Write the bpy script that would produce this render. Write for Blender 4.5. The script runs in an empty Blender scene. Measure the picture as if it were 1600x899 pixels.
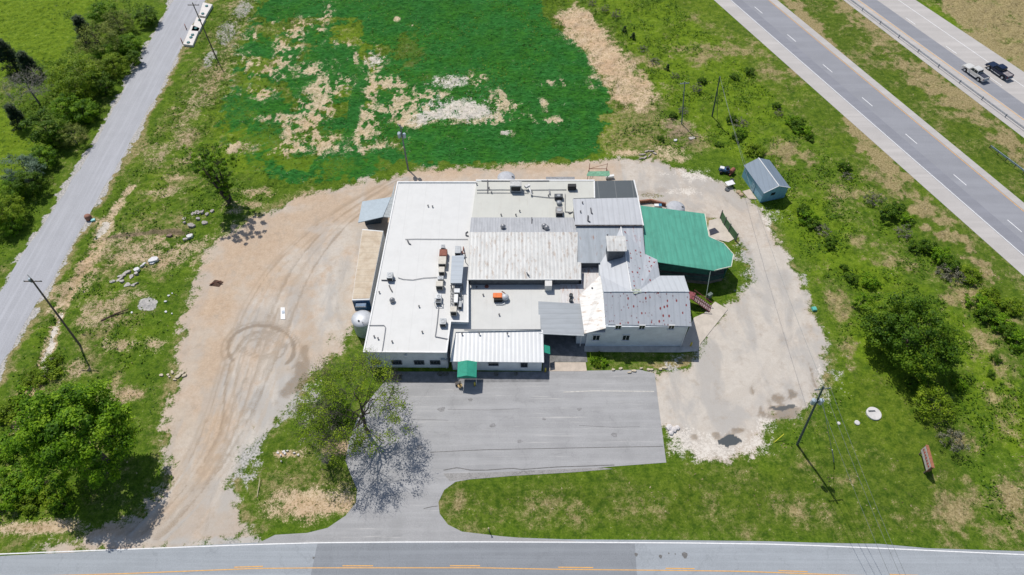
import bpy, math, random
import numpy as np
R = math.radians
random.seed(7); np.random.seed(7)
sc = bpy.context.scene
col = sc.collection

# ------------------------------------------------------------------ camera
H = 90.0; PITCH = R(52.5); F = 24.0/36.0*1600
cd = bpy.data.cameras.new('camera'); cam = bpy.data.objects.new('camera', cd); col.objects.link(cam)
cd.lens = 24; cd.sensor_width = 36; cd.clip_start = 1; cd.clip_end = 6000
cam.location = (0, 0, H); cam.rotation_euler = (R(90)-PITCH, 0, 0)
sc.camera = cam
# ------------------------------------------------------------------ sun + sky
SV = (-.33, .52, 1.0)
el = math.atan2(1, math.hypot(SV[0], SV[1])); az = math.atan2(SV[0], SV[1])
w = bpy.data.worlds.new('World'); sc.world = w; w.use_nodes = True
nt = w.node_tree; nt.nodes.clear()
wo = nt.nodes.new('ShaderNodeOutputWorld'); bg = nt.nodes.new('ShaderNodeBackground'); sk = nt.nodes.new('ShaderNodeTexSky')
sk.sky_type = 'NISHITA'; sk.sun_disc = False; sk.sun_elevation = el; sk.sun_rotation = az
bg.inputs['Strength'].default_value = 0.085
nt.links.new(sk.outputs[0], bg.inputs[0]); nt.links.new(bg.outputs[0], wo.inputs[0])
sd = bpy.data.lights.new('sun', 'SUN'); sun = bpy.data.objects.new('sun', sd); col.objects.link(sun)
sd.energy = 3.5; sd.angle = R(0.5); sd.color = (1, .955, .89)
sun.rotation_euler = (R(90)-el, 0, math.pi-az)
sun.location = (-33, 100, 100)
sc.view_settings.view_transform = 'Standard'; sc.view_settings.look = 'None'
sc.view_settings.exposure = 0.12; sc.view_settings.gamma = 1
sc.cycles.max_bounces = 5; sc.cycles.diffuse_bounces = 2; sc.cycles.glossy_bounces = 2; sc.cycles.transmission_bounces = 3

# ------------------------------------------------------------------ survey: photo point at height z -> place in the world
SP, CP = math.sin(PITCH), math.cos(PITCH)
def G(px, py, z=0.0):
    x, y = px-800.0, py-449.5
    den = F*SP + y*CP
    return ((H-z)*x/den, (H-z)*(F*CP - y*SP)/den, z)
def W2(px, py, z=0.0):
    a = G(px, py, z); return (a[0], a[1])
def mpp(px, py, z=0.0):            # metres across per photo pixel
    return (H-z)/(F*SP + (py-449.5)*CP)
def mppy(px, py, z=0.0):
    return abs(G(px, py+1, z)[1]-G(px, py-1, z)[1])/2
def on_wall(px, py, Yw):           # point of a wall standing at depth Yw
    x, y = px-800.0, py-449.5
    r = (F*CP - y*SP)/(F*SP + y*CP)
    d = Yw/r
    return (d*x/(F*SP + y*CP), Yw, H-d)

# ------------------------------------------------------------------ helpers
def tag(o, label=None, cat=None, group=None, kind=None):
    if label: o['label'] = label
    if cat: o['category'] = cat
    if group: o['group'] = group
    if kind: o['kind'] = kind
    return o
def empty(name, loc=(0, 0, 0), rz=0):
    o = bpy.data.objects.new(name, None); o.location = loc; o.rotation_euler = (0, 0, rz)
    o.empty_display_size = .3; col.objects.link(o); return o
def kids(o): return [c for c in bpy.data.objects if c.parent == o]
def copy_tree(o, parent=None):
    c = o.copy(); col.objects.link(c); c.parent = parent
    for ch in kids(o): copy_tree(ch, c)
    return c
class MB:
    def __init__(s): s.v = []; s.f = []
    def add(s, vs, fs):
        n = len(s.v); s.v += [tuple(map(float, v)) for v in vs]; s.f += [tuple(i+n for i in f) for f in fs]; return s
    def box(s, c, d, rz=0, tx=0, ty=0):
        """box centred on c; tx, ty taper the top"""
        hx, hy, hz = d[0]/2, d[1]/2, d[2]/2; ca, sa = math.cos(rz), math.sin(rz); vs = []
        for z, kx, ky in ((-hz, 1, 1), (hz, 1-tx, 1-ty)):
            for x, y in ((-hx, -hy), (hx, -hy), (hx, hy), (-hx, hy)):
                x *= kx; y *= ky
                vs.append((c[0]+x*ca-y*sa, c[1]+x*sa+y*ca, c[2]+z))
        return s.add(vs, [(3, 2, 1, 0), (4, 5, 6, 7), (0, 1, 5, 4), (1, 2, 6, 5), (2, 3, 7, 6), (3, 0, 4, 7)])
    def prism(s, top, bottom=None, thick=None):
        """top: list of 3d points; bottom z or thickness"""
        a = sum(top[i][0]*top[(i+1) % len(top)][1]-top[(i+1) % len(top)][0]*top[i][1] for i in range(len(top)))
        if a < 0: top = top[::-1]
        n = len(top)
        bot = [(p[0], p[1], (p[2]-thick) if thick is not None else bottom) for p in top]
        return s.add(list(top)+bot, [tuple(range(n)), tuple(range(2*n-1, n-1, -1))] + [(i, n+i, n+(i+1) % n, (i+1) % n) for i in range(n)])
    def sheet(s, pts):
        a = sum(pts[i][0]*pts[(i+1) % len(pts)][1]-pts[(i+1) % len(pts)][0]*pts[i][1] for i in range(len(pts)))
        if a < 0: pts = pts[::-1]
        return s.add(pts, [tuple(range(len(pts)))])
    def strip(s, a, b, cap=False):
        n = len(a); vs = []
        for p, q in zip(a, b): vs += [p, q]
        fs = []
        for i in range(n-1):
            f = (2*i, 2*i+1, 2*i+3, 2*i+2)
            p0, p1, p2 = vs[f[0]], vs[f[1]], vs[f[2]]
            if (p1[0]-p0[0])*(p2[1]-p1[1])-(p1[1]-p0[1])*(p2[0]-p1[0]) < 0: f = f[::-1]
            fs.append(f)
        return s.add(vs, fs)
    def tube(s, p0, p1, r0, r1=None, n=6, cap=True):
        r1 = r0 if r1 is None else r1
        p0 = np.array(p0, float); p1 = np.array(p1, float); d = p1-p0; L = np.linalg.norm(d)
        if L < 1e-6: return s
        d /= L; a = np.cross(d, (0, 0, 1) if abs(d[2]) < .9 else (1, 0, 0)); a /= np.linalg.norm(a); b = np.cross(d, a)
        vs = []
        for p, r in ((p0, r0), (p1, r1)):
            for k in range(n):
                t = 2*math.pi*k/n; vs.append(tuple(p+r*(math.cos(t)*a+math.sin(t)*b)))
        fs = [(k, k+n, (k+1) % n+n, (k+1) % n) for k in range(n)]
        if cap: fs += [tuple(range(n)), tuple(range(2*n-1, n-1, -1))]
        return s.add(vs, fs)
    def path(s, pts, r, n=5):
        for i in range(len(pts)-1): s.tube(pts[i], pts[i+1], r, r, n)
        return s
    def lathe(s, c, prof, n=20):
        """prof: list of (r, z)"""
        vs = []; fs = []
        for r, z in prof:
            for k in range(n):
                t = 2*math.pi*k/n; vs.append((c[0]+r*math.cos(t), c[1]+r*math.sin(t), c[2]+z))
        for j in range(len(prof)-1):
            for k in range(n): fs.append((j*n+k, j*n+(k+1) % n, (j+1)*n+(k+1) % n, (j+1)*n+k))
        m = len(prof)-1
        fs.append(tuple(range(n))[::-1]); fs.append(tuple(m*n+k for k in range(n)))
        return s.add(vs, fs)
    def build(s, name, m, parent=None, local=False, smooth=False, bevel=0):
        me = bpy.data.meshes.new(name); o = bpy.data.objects.new(name, me)
        v = np.array(s.v, float)
        if local: off = np.zeros(3)
        elif parent is not None:
            off = np.array(parent.location); 
            if parent.parent is not None: off = off+np.array(parent.parent.location)
        else: off = np.array([v[:, 0].mean(), v[:, 1].mean(), v[:, 2].min()])
        me.from_pydata([tuple(p) for p in (v-off)], [], s.f)
        me.materials.append(m)
        if smooth: me.polygons.foreach_set('use_smooth', [True]*len(me.polygons))
        col.objects.link(o); o.parent = parent
        if parent is None and not local: o.location = off
        if bevel:
            b = o.modifiers.new('bevel', 'BEVEL'); b.width = bevel; b.segments = 2; b.limit_method = 'ANGLE'
        return o

# ------------------------------------------------------------------ node helpers
class NT:
    def __init__(s, name):
        s.m = bpy.data.materials.new(name); s.m.use_nodes = True; s.t = s.m.node_tree; s.t.nodes.clear()
        s.out = s.n('ShaderNodeOutputMaterial'); s.b = s.n('ShaderNodeBsdfPrincipled'); s.l(s.b.outputs[0], s.out.inputs[0])
        s.tc = s.n('ShaderNodeTexCoord')
    def n(s, t, **k):
        o = s.t.nodes.new(t)
        for a, b in k.items(): setattr(o, a, b)
        return o
    def l(s, a, b): s.t.links.new(a, b)
    def put(s, v, i):
        if isinstance(v, (int, float)): i.default_value = v
        elif isinstance(v, tuple): i.default_value = v+(1,) if len(v) == 3 and i.type == 'RGBA' else v
        else: s.l(v, i)
    def obj(s, scale=(1, 1, 1), rz=0, world=False):
        mp = s.n('ShaderNodeMapping')
        if world:
            g = s.n('ShaderNodeNewGeometry'); s.l(g.outputs['Position'], mp.inputs[0])
        else: s.l(s.tc.outputs['Object'], mp.inputs[0])
        mp.inputs['Scale'].default_value = scale; mp.inputs['Rotation'].default_value = (0, 0, rz); return mp.outputs[0]
    def noise(s, vec, scale, detail=4, rough=.6, dist=0, color=False):
        o = s.n('ShaderNodeTexNoise'); s.l(vec, o.inputs['Vector']); o.inputs['Scale'].default_value = scale
        o.inputs['Detail'].default_value = detail; o.inputs['Roughness'].default_value = rough; o.inputs['Distortion'].default_value = dist
        return o.outputs[1 if color else 0]
    def voro(s, vec, scale, rnd=1, feature='F1', out=0):
        o = s.n('ShaderNodeTexVoronoi'); o.feature = feature; s.l(vec, o.inputs['Vector']); o.inputs['Scale'].default_value = scale
        o.inputs['Randomness'].default_value = rnd; return o.outputs[out]
    def wave(s, vec, scale, direction='X', prof='SIN'):
        o = s.n('ShaderNodeTexWave'); o.bands_direction = direction; o.wave_profile = prof; s.l(vec, o.inputs['Vector']); o.inputs['Scale'].default_value = scale
        return o.outputs[1]
    def math(s, op, a, b=0.0, c=0.0):
        o = s.n('ShaderNodeMath', operation=op); s.put(a, o.inputs[0]); s.put(b, o.inputs[1]); s.put(c, o.inputs[2]); return o.outputs[0]
    def step(s, v, lo, hi, a=0.0, b=1.0):
        o = s.n('ShaderNodeMapRange'); o.interpolation_type = 'SMOOTHSTEP'; s.put(v, o.inputs[0]); s.put(float(lo), o.inputs[1]); s.put(float(hi), o.inputs[2]); s.put(a, o.inputs[3]); s.put(b, o.inputs[4]); return o.outputs[0]
    def mix(s, f, a, b, mode='MIX'):
        o = s.n('ShaderNodeMix', data_type='RGBA', blend_type=mode); s.put(f, o.inputs[0]); s.put(a, o.inputs[6]); s.put(b, o.inputs[7]); return o.outputs[2]
    def attr(s, name):
        o = s.n('ShaderNodeAttribute'); o.attribute_name = name; return o
    def bump(s, h, strength=.4, dist=.05):
        o = s.n('ShaderNodeBump'); o.inputs['Strength'].default_value = strength; o.inputs['Distance'].default_value = dist
        s.l(h, o.inputs['Height']); s.l(o.outputs[0], s.b.inputs['Normal']); return o
    def base(s, c, rough=.8, metal=0.0, spec=None):
        s.put(c, s.b.inputs['Base Color']); s.put(rough, s.b.inputs['Roughness']); s.put(metal, s.b.inputs['Metallic'])
        if spec is not None: s.b.inputs['Specular IOR Level'].default_value = spec
        return s.m
M = {}
def plain(name, c, rough=.7, metal=0.0, var=.18, scale=2.0, bump=0.0):
    if name in M: return M[name]
    t = NT(name); v = t.obj()
    n = t.noise(v, scale, 5, .65)
    c2 = tuple(x*(1-var*1.6) for x in c); c3 = tuple(min(1, x*(1+var)) for x in c)
    t.base(t.mix(t.step(n, .3, .7), c2, c3), rough, metal)
    if bump: t.bump(t.noise(v, scale*4, 4), bump, .05)
    M[name] = t.m; return t.m
def ribbed(name, c, per=.3, axis='X', rust=0.0, dirt=.25, rough=.5, spots=0.0, depth=.5, rustc=(.25, .09, .03)):
    """ribbed sheet metal; ribs repeat every per metres along axis"""
    t = NT(name); v = t.obj(); vw = t.obj(world=True)
    wv = t.wave(vw, 2*math.pi/20/per if per else 1, axis)
    st = (2.2, .25, 1) if axis == 'X' else (.25, 2.2, 1)
    n = t.noise(t.obj(st, world=True), 1.0, 6, .7)
    n2 = t.noise(vw, .5, 5, .65)
    cc = t.mix(t.step(n, .35, .75), c, tuple(x*(1-dirt) for x in c))
    cc = t.mix(t.step(n2, .45, .75, 0.0, .6), cc, tuple(x*(1-dirt*1.3) for x in c))
    cc = t.mix(t.step(wv, .0, .25, .22, 0.0), cc, tuple(x*.55 for x in c))
    if rust:
        r = t.noise(t.obj((1.5, .5, 1) if axis == 'X' else (.5, 1.5, 1), world=True), 1.1, 7, .75)
        cc = t.mix(t.step(r, .66-rust*.3, .80-rust*.3, 0.0, .75), cc, rustc)
    if spots:
        vv = t.voro(t.obj((1.5, .95, 0), world=True), 1.0, .5)
        msk = t.noise(vw, .35, 3)
        f = t.math('MULTIPLY', t.step(vv, .17, .23, 1.0, 0.0), t.step(msk, .20, .34))
        cc = t.mix(f, cc, (.26, .05, .045))
        vv2 = t.voro(t.obj((2.2, 1.5, 0), world=True), 1.0, .8)
        f2 = t.math('MULTIPLY', t.step(vv2, .17, .26, .85, 0.0), t.step(t.noise(vw, .6, 3), .40, .52))
        cc = t.mix(f2, cc, (.20, .10, .11))
    t.base(cc, rough, 0.0); t.bump(wv, depth, .03)
    M[name] = t.m; return t.m

# ------------------------------------------------------------------ numpy noise
def vnoise(x, y, scale, seed, octaves=4, rough=.55):
    out = np.zeros_like(x); amp = 1; tot = 0
    for o in range(octaves):
        rs = np.random.RandomState(seed*31+o); T = rs.rand(256, 256)
        X = x*scale+o*17.3+1000; Y = y*scale+o*9.1+1000
        xi = np.floor(X).astype(int); yi = np.floor(Y).astype(int); fx = X-xi; fy = Y-yi
        fx = fx*fx*(3-2*fx); fy = fy*fy*(3-2*fy)
        a = T[xi % 256, yi % 256]; b = T[(xi+1) % 256, yi % 256]; c = T[xi % 256, (yi+1) % 256]; d = T[(xi+1) % 256, (yi+1) % 256]
        out += amp*((a*(1-fx)+b*fx)*(1-fy)+(c*(1-fx)+d*fx)*fy); tot += amp; amp *= rough; scale *= 2.03
    return out/tot
def sstep(v, a, b):
    t = np.clip((v-a)/(b-a), 0, 1); return t*t*(3-2*t)
def sdist(poly, X, Y):
    """signed distance in metres, positive inside"""
    P = np.array(poly, float); n = len(P); ins = np.zeros(X.shape, bool); d2 = np.full(X.shape, 1e12)
    for i in range(n):
        x1, y1 = P[i]; x2, y2 = P[(i+1) % n]
        ex, ey = x2-x1, y2-y1; L = ex*ex+ey*ey+1e-9
        t = np.clip(((X-x1)*ex+(Y-y1)*ey)/L, 0, 1)
        d2 = np.minimum(d2, (X-x1-t*ex)**2+(Y-y1-t*ey)**2)
        if y1 != y2:
            c = ((y1 > Y) != (y2 > Y)) & (X < (x2-x1)*(Y-y1)/(y2-y1)+x1); ins ^= c
    d = np.sqrt(d2); return np.where(ins, d, -d)
def ldist(pl, X, Y):
    P = np.array(pl, float); d2 = np.full(X.shape, 1e12)
    for i in range(len(P)-1):
        x1, y1 = P[i]; x2, y2 = P[i+1]; ex, ey = x2-x1, y2-y1; L = ex*ex+ey*ey+1e-9
        t = np.clip(((X-x1)*ex+(Y-y1)*ey)/L, 0, 1); d2 = np.minimum(d2, (X-x1-t*ex)**2+(Y-y1-t*ey)**2)
    return np.sqrt(d2)
def PW(pts): return [W2(*p) for p in pts]

# ------------------------------------------------------------------ outlines surveyed from the picture (photo pixels)
YARD_W = [(622, 272), (560, 288), (480, 303), (420, 328), (385, 348), (355, 368), (326, 388), (316, 420), (300, 470), (285, 520), (275, 560), (272, 590), (262, 620),
          (258, 660), (252, 700), (264, 730), (258, 760), (215, 803), (160, 832), (105, 848), (60, 858), (60, 866), (190, 862), (400, 853), (412, 838), (388, 818), (373, 795), (366, 750), (376, 715), (398, 688), (430, 663),
          (452, 642), (468, 615), (480, 592), (505, 572), (532, 548), (526, 528), (545, 508), (575, 500), (640, 480), (640, 284)]
YARD_N = [(600, 300), (618, 275), (700, 263), (790, 262), (860, 256), (940, 251), (1000, 250), (1060, 262), (1110, 278), (1150, 303), (1185, 328), (1204, 352), (1224, 392), (1242, 430), (1264, 480), (1286, 530),
          (1296, 575), (1284, 608), (1265, 628), (1240, 645), (1205, 655), (1188, 670), (1192, 702), (1160, 708), (1120, 718), (1085, 708), (1070, 695), (1062, 682), (1040, 672), (1020, 660), (1015, 584), (1000, 578), (1088, 560),
          (1095, 540), (1130, 490), (1158, 470), (1182, 440), (1172, 400), (1152, 370), (1135, 350), (1100, 345), (990, 330), (980, 300)]
LOT = [(612, 585), (1000, 578), (1023, 584), (1028, 625), (1041, 723), (960, 729), (860, 737), (760, 745), (712, 753), (694, 766), (685, 785), (687, 803), (700, 820), (722, 831), (765, 836), (781, 838), (830, 842), (900, 845.5),
       (900, 847), (500, 848), (400, 850.5), (430, 836), (480, 833), (512, 825), (540, 806), (556, 786), (558, 765), (548, 742), (540, 720), (545, 690), (560, 650), (585, 615)]
WHITE = [(-160, 873), (0, 866), (185, 859), (400, 851), (500, 848.3), (620, 847.3), (750, 847), (880, 847.5), (1080, 848.8), (1200, 850.5), (1280, 853), (1375, 857), (1600, 867), (1800, 877)]
YELL = [(-160, 908), (0, 902), (197, 896.5), (400, 888.5), (500, 887.6), (750, 887.5), (880, 890), (1040, 891.5), (1160, 893), (1280, 897.5), (1600, 908), (1800, 916)]
EDGE = [(-160, 878), (0, 869), (185, 860), (300, 853), (400, 848), (500, 846), (620, 845), (750, 844), (800, 840), (880, 843), (1080, 844.5), (1200, 846), (1280, 848.5), (1375, 850), (1450, 857), (1600, 861.5), (1800, 871)]
LR_L = [(320, -90), (271, 0), (232, 72), (192, 145), (150, 222), (113, 282), (77, 337), (40, 393), (7, 445), (-40, 520), (-140, 675)]
LR_R = [(372, -90), (322, 0), (287, 65), (250, 140), (202, 224), (170, 282), (140, 332), (110, 384), (78, 442), (40, 505), (0, 575), (-60, 690), (-100, 760)]
def lin(a, b, y0=-90, y1=520):      # a straight kerb line through two photo points, run on past the frame
    A = np.array(W2(*a)); B = np.array(W2(*b)); d = (B-A)/np.linalg.norm(B-A)
    return A, d
def ray(a, b, t0, t1, n=2, off=0.0):
    A, d = lin(a, b); nrm = np.array([d[1], -d[0]])
    return [tuple(A+d*t+nrm*off) for t in np.linspace(t0, t1, n)]
# near carriageway (outer edge, outer line, inner line, inner edge), far carriageway
NC = dict(e0=((1115, 0), (1600, 432)), w=((1141, 0), (1600, 400)), y=((1200, 0), (1600, 331)), e1=((1214, 0), (1600, 317.5)))
FC = dict(e0=((1317, 0), (1600, 216)), y=((1340, 0), (1600, 188)), w=((1403, 0), (1600, 136)), e1=((1430, 0), (1600, 113)))
# ================================================================== THE GROUND
STEP = .3
fx = np.arange(-152, 152.01, STEP); fy = np.arange(6, 190.01, STEP)
ox = np.array([-1500, -900, -500, -300, -220, -180, -160.]); oy0 = np.array([-1500, -800, -300, -100, -40, -10.])
oy1 = np.array([200, 230, 300, 450, 800, 1400, 2500.])
gx = np.concatenate([ox, fx, -ox[::-1]]); gy = np.concatenate([oy0, fy, oy1])
GX, GY = np.meshgrid(gx, gy, indexing='ij')
cx = np.concatenate([ox, np.arange(-152, 153, 1.0), -ox[::-1]]); cy = np.concatenate([oy0, np.arange(6, 191, 1.0), oy1])
CX, CY = np.meshgrid(cx, cy, indexing='ij')
def up(A):                      # coarse grid -> fine grid
    B = np.empty((len(gx), A.shape[1]))
    for j in range(A.shape[1]): B[:, j] = np.interp(gx, cx, A[:, j])
    C = np.empty((len(gx), len(gy)))
    for i in range(len(gx)): C[i] = np.interp(gy, cy, B[i])
    return C
def sd_px(pts): return up(sdist(PW(pts), CX, CY))
def edge_poly(k, a, b, t0=-120, t1=330):
    p = ray(*k[a], t0, t1); q = ray(*k[b], t0, t1); return [p[0], p[1], q[1], q[0]]
nA = vnoise(GX, GY, .12, 1, 5); nB = vnoise(GX, GY, .45, 2, 5, .6); nC = vnoise(GX, GY, .06, 3, 4); nD = vnoise(GX, GY, 1.1, 4, 3, .6)
L = {k: np.zeros_like(GX) for k in ('lush', 'dry', 'tan', 'yel', 'grey', 'chalk', 'mud', 'yard', 'dark')}
def paint(layer, mask, v=1.0):
    L[layer] = L[layer]*(1-mask)+v*mask
def area(layer, pts, soft=2.0, v=1.0, br=2.0):
    paint(layer, sstep(sd_px(pts)+(nB-.5)*br*4+(nA-.5)*br*2, -soft, soft), v)
def spot(layer, px, py, rx, ry, v=1.0, rot=0.0, br=.9, soft=.45):
    if layer in ('tan', 'chalk', 'dry'): soft = .95; br *= .75; rx *= 1.12; ry *= 1.12
    c = G(px, py); a = rx*mpp(px, py); b = ry*mppy(px, py)
    dx = GX-c[0]; dy = GY-c[1]; ca, sa = math.cos(R(rot)), math.sin(R(rot))
    u = (dx*ca+dy*sa)/a; q = (-dx*sa+dy*ca)/b
    near = (np.abs(u) < 3) & (np.abs(q) < 3)
    m = np.zeros_like(GX); m[near] = sstep(1-np.sqrt(u[near]**2+q[near]**2)+(nB[near]-.5)*br*1.6+(nD[near]-.5)*br, -soft, soft)
    paint(layer, m, v)
def line(layer, pts, wid, v=1.0, br=.5):
    d = up(ldist(PW(pts), CX, CY)) if wid > 1.2 else None
    if d is None:
        P = PW(pts); xs = [p[0] for p in P]; ys = [p[1] for p in P]
        near = (GX > min(xs)-3) & (GX < max(xs)+3) & (GY > min(ys)-3) & (GY < max(ys)+3)
        d = np.full(GX.shape, 99.0); d[near] = ldist(P, GX[near], GY[near])
    mk_ = sstep(wid-d+(nB-.5)*br*3, -wid*.45, wid*.45)
    if layer == 'mud': L[layer] = np.maximum(L[layer], mk_*v)
    else: paint(layer, mk_, v)

# --- grass kinds
L['dry'] += .30+.5*(nC-.5)
L['yel'] += .35+.6*(nA-.5)
area('yel', [(-200, -90), (180, -90), (130, 30), (95, 90), (20, 110), (-200, 120)], 3, 1.0); area('dry', [(-200, -90), (180, -90), (130, 30), (95, 90), (20, 110), (-200, 120)], 3, .05)
area('yel', [(-200, 160), (30, 170), (60, 215), (30, 280), (-200, 330)], 3, .95); area('dry', [(-200, 160), (30, 170), (60, 215), (30, 280), (-200, 330)], 3, .1)
ROADSIDE = [(390, -80), (400, 20), (375, 90), (350, 160), (345, 240), (300, 300), (270, 420), (230, 560), (215, 640), (120, 600), (30, 640), (-60, 800), (60, 520), (150, 350), (230, 200), (300, 70), (340, -80)]
area('dry', ROADSIDE, 3, .50, 3)
area('dark', [(640, 770), (690, 742), (1045, 725), (1200, 715), (1300, 650), (1330, 560), (1500, 650), (1560, 860), (1000, 845), (700, 835)], 4, .72, 1)
area('dry', [(640, 770), (690, 742), (1045, 725), (1200, 715), (1300, 650), (1330, 560), (1500, 650), (1560, 860), (1000, 845), (700, 835)], 4, .36, 1)
area('yel', [(1300, 600), (1340, 570), (1400, 590), (1450, 640), (1440, 720), (1340, 700)], 4, .9, 3); area('dry', [(1300, 590), (1340, 570), (1400, 590), (1450, 640), (1440, 720), (1340, 700)], 4, .12, 2)
area('dark', [(380, 690), (450, 650), (540, 700), (556, 790), (500, 832), (400, 815)], 3, .6, 1)
area('yel', [(1180, 300), (1240, 280), (1600, 560), (1700, 800), (1500, 660), (1330, 540), (1290, 440), (1230, 360)], 4, .75, 3); area('dry', [(1180, 300), (1240, 280), (1600, 560), (1700, 800), (1500, 660), (1330, 540), (1290, 440), (1230, 360)], 4, .22, 3)
area('yel', [(940, 0), (1110, 0), (1260, 160), (1150, 250), (1060, 180), (980, 90)], 4, .8, 3); area('dry', [(940, 0), (1110, 0), (1260, 160), (1150, 250), (1060, 180), (980, 90)], 4, .22, 3)
# verge mown short below the highway, central reservation
v1 = sstep(up(sdist(edge_poly(NC, 'e0', 'e0')[:0] or [tuple(p) for p in ray(*NC['e0'], -120, 330)]+[tuple(p) for p in ray(*NC['e0'], -120, 330, 2, 9.5)][::-1], CX, CY)), -1, 1)
paint('dark', v1, .55); paint('dry', v1, .38)
med = np.array(ray(*NC['e1'], -120, 330)+ray(*FC['e0'], -120, 330)[::-1])
mm = sstep(up(sdist([tuple(p) for p in med], CX, CY)), -1, 1)
paint('dark', mm, .75); paint('dry', mm, .40); paint('yel', mm, .25)
area('dry', [(1225, 0), (1245, 0), (1330, 95), (1322, 100), (1265, 50)], 1.0, .95, 1)
area('dry', [(1300, 0), (1325, 0), (1430, 95), (1520, 160), (1620, 235), (1620, 262), (1500, 178), (1400, 100)], 2, .80, 2)
area('dry', [(1500, -60), (1470, 0), (1510, 50), (1620, 130), (1800, 200), (1800, -60)], 2, .92, 2)
area('yel', [(1430, 0), (1470, 0), (1510, 50), (1600, 115), (1620, 140), (1555, 95)], 1, .7, 1)
for q in ((1080, 78, 30, 14), (1160, 80, 25, 10), (1000, 95, 22, 10), (1240, 110, 30, 12), (1230, 240, 22, 14), (1395, 290, 30, 22), (1330, 300, 26, 18), (1390, 410, 30, 10), (1535, 500, 26, 30), (1500, 470, 20, 14), (1560, 570, 20, 30), (1500, 690, 26, 14),
          (1540, 790, 60, 34), (1500, 800, 50, 22), (1560, 640, 20, 30), (1310, 480, 14, 30), (1325, 550, 12, 30), (1345, 380, 20, 10)): spot('dry', *q, v=.68, br=1.6)
area('dry', [(1300, 130), (1318, 140), (1380, 215), (1420, 290), (1480, 350), (1560, 420), (1550, 440), (1440, 345), (1390, 280), (1340, 210)], 1.2, .9, 2)
for q in ((700, 788, 50, 8), (790, 800, 60, 10), (890, 790, 40, 8), (1000, 780, 50, 12), (1100, 800, 60, 10), (1240, 790, 50, 12), (1350, 770, 40, 14), (860, 815, 40, 6)): spot('dry', *q, v=.46, br=1.4)
nE = vnoise(GX, GY, .22, 9, 5, .65); L['dry'] = np.clip(L['dry']+(nB-.5)*.55+(nE-.5)*.75, 0, 1); L['yel'] = np.clip(L['yel']+(nE-.5)*-.8+(nB-.5)*.4, 0, 1)
# --- the green crop field
FIELD = [(420, -90), (403, 0), (392, 40), (372, 80), (355, 118), (345, 150), (346, 200), (366, 232), (385, 262), (420, 284), (470, 290), (540, 284), (580, 272), (615, 258), (650, 256), (760, 256), (860, 250), (960, 247), (1005, 240), (1026, 215), (1030, 180), (1020, 165),
         (985, 165), (962, 158), (955, 130), (935, 110), (922, 80), (905, 62), (870, 40), (856, 12), (850, 0), (840, -90)]
area('lush', FIELD, 2.4, 1.0, 2.2)
for q in ((395, 120, 30, 60), (400, 240, 60, 26), (480, 262, 80, 16), (540, 120, 60, 40), (380, 190, 30, 50), (540, 60, 40, 26), (940, 200, 30, 40), (690, 235, 60, 10)): spot('yel', *q, v=1.0, soft=1.0)
L['lush'] *= 1-.55*sstep(nE, .50, .62)*sstep(-GX, -5, 45)*(GY < 150); L['lush'] *= 1-.3*sstep(vnoise(GX, GY, .05, 71, 3), .5, .65)
area('lush', [(955, 158), (1040, 160), (1045, 225), (1000, 250), (925, 232), (945, 195)], 2.5, 0.0, 2); area('dry', [(955, 158), (1040, 160), (1045, 225), (1000, 250), (925, 232), (945, 195)], 2.5, .62, 2)
for q in ((420, 215, 50, 30, .5), (375, 170, 22, 34, .55), (500, 110, 45, 30, .75), (520, 215, 60, 22, .5), (440, 250, 50, 26, .45)): spot('lush', q[0], q[1], q[2], q[3], v=q[4], br=1.6, soft=.8)
for q in ((385, 101, 21, 11), (445, 65, 12, 24), (470, 44, 16, 14), (510, 25, 8, 18), (428, 37, 8, 6), (455, 90, 14, 22), (415, 115, 18, 8), (495, 110, 18, 12), (497, 165, 26, 20), (503, 140, 22, 22), (492, 185, 18, 20), (480, 185, 16, 20), (537, 68, 17, 6), (565, 88, 14, 6), (585, 95, 16, 14), (583, 106, 8, 8),
          (590, 128, 40, 8), (566, 140, 12, 24), (575, 170, 15, 28), (572, 205, 17, 18), (600, 132, 26, 9), (612, 160, 12, 20), (510, 228, 40, 12), (455, 232, 22, 8), (498, 215, 20, 10), (585, 226, 30, 8), (640, 165, 24, 22), (655, 178, 26, 10), (625, 175, 18, 12), (680, 150, 20, 8), (745, 125, 14, 10), (712, 175, 60, 14),
          (785, 158, 16, 14), (760, 190, 20, 6), (792, 208, 9, 4), (780, 182, 26, 5), (850, 165, 6, 10), (865, 190, 16, 5), (680, 190, 40, 5), (415, 150, 20, 6), (405, 140, 26, 5), (430, 185, 22, 6), (370, 232, 14, 8), (450, 205, 9, 20), (860, 130, 18, 5), (395, 60, 8, 6), (640, 40, 4, 3), (930, 130, 9, 8)): spot('tan', *q, v=.86, br=1.5)
fib = vnoise(GX*1.6+GY*.5, GY*.8-GX*.3, .55, 23, 4, .7); L['tan'] = np.clip(L['tan']-.75*sstep(fib, .47, .60)*(L['lush'] > .2), 0, 1)
spot('tan', 620, 30, 4, 3)
spot('lush', 560, 150, 10, 60, v=1, br=.6); spot('tan', 553, 165, 8, 45, v=0)
for q in ((715, 170, 42, 14), (705, 130, 24, 9), (745, 178, 26, 9), (660, 185, 14, 8), (585, 92, 10, 9), (790, 208, 8, 3), (690, 182, 24, 8)): spot('chalk', *q, v=.82, br=1.2)
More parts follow.
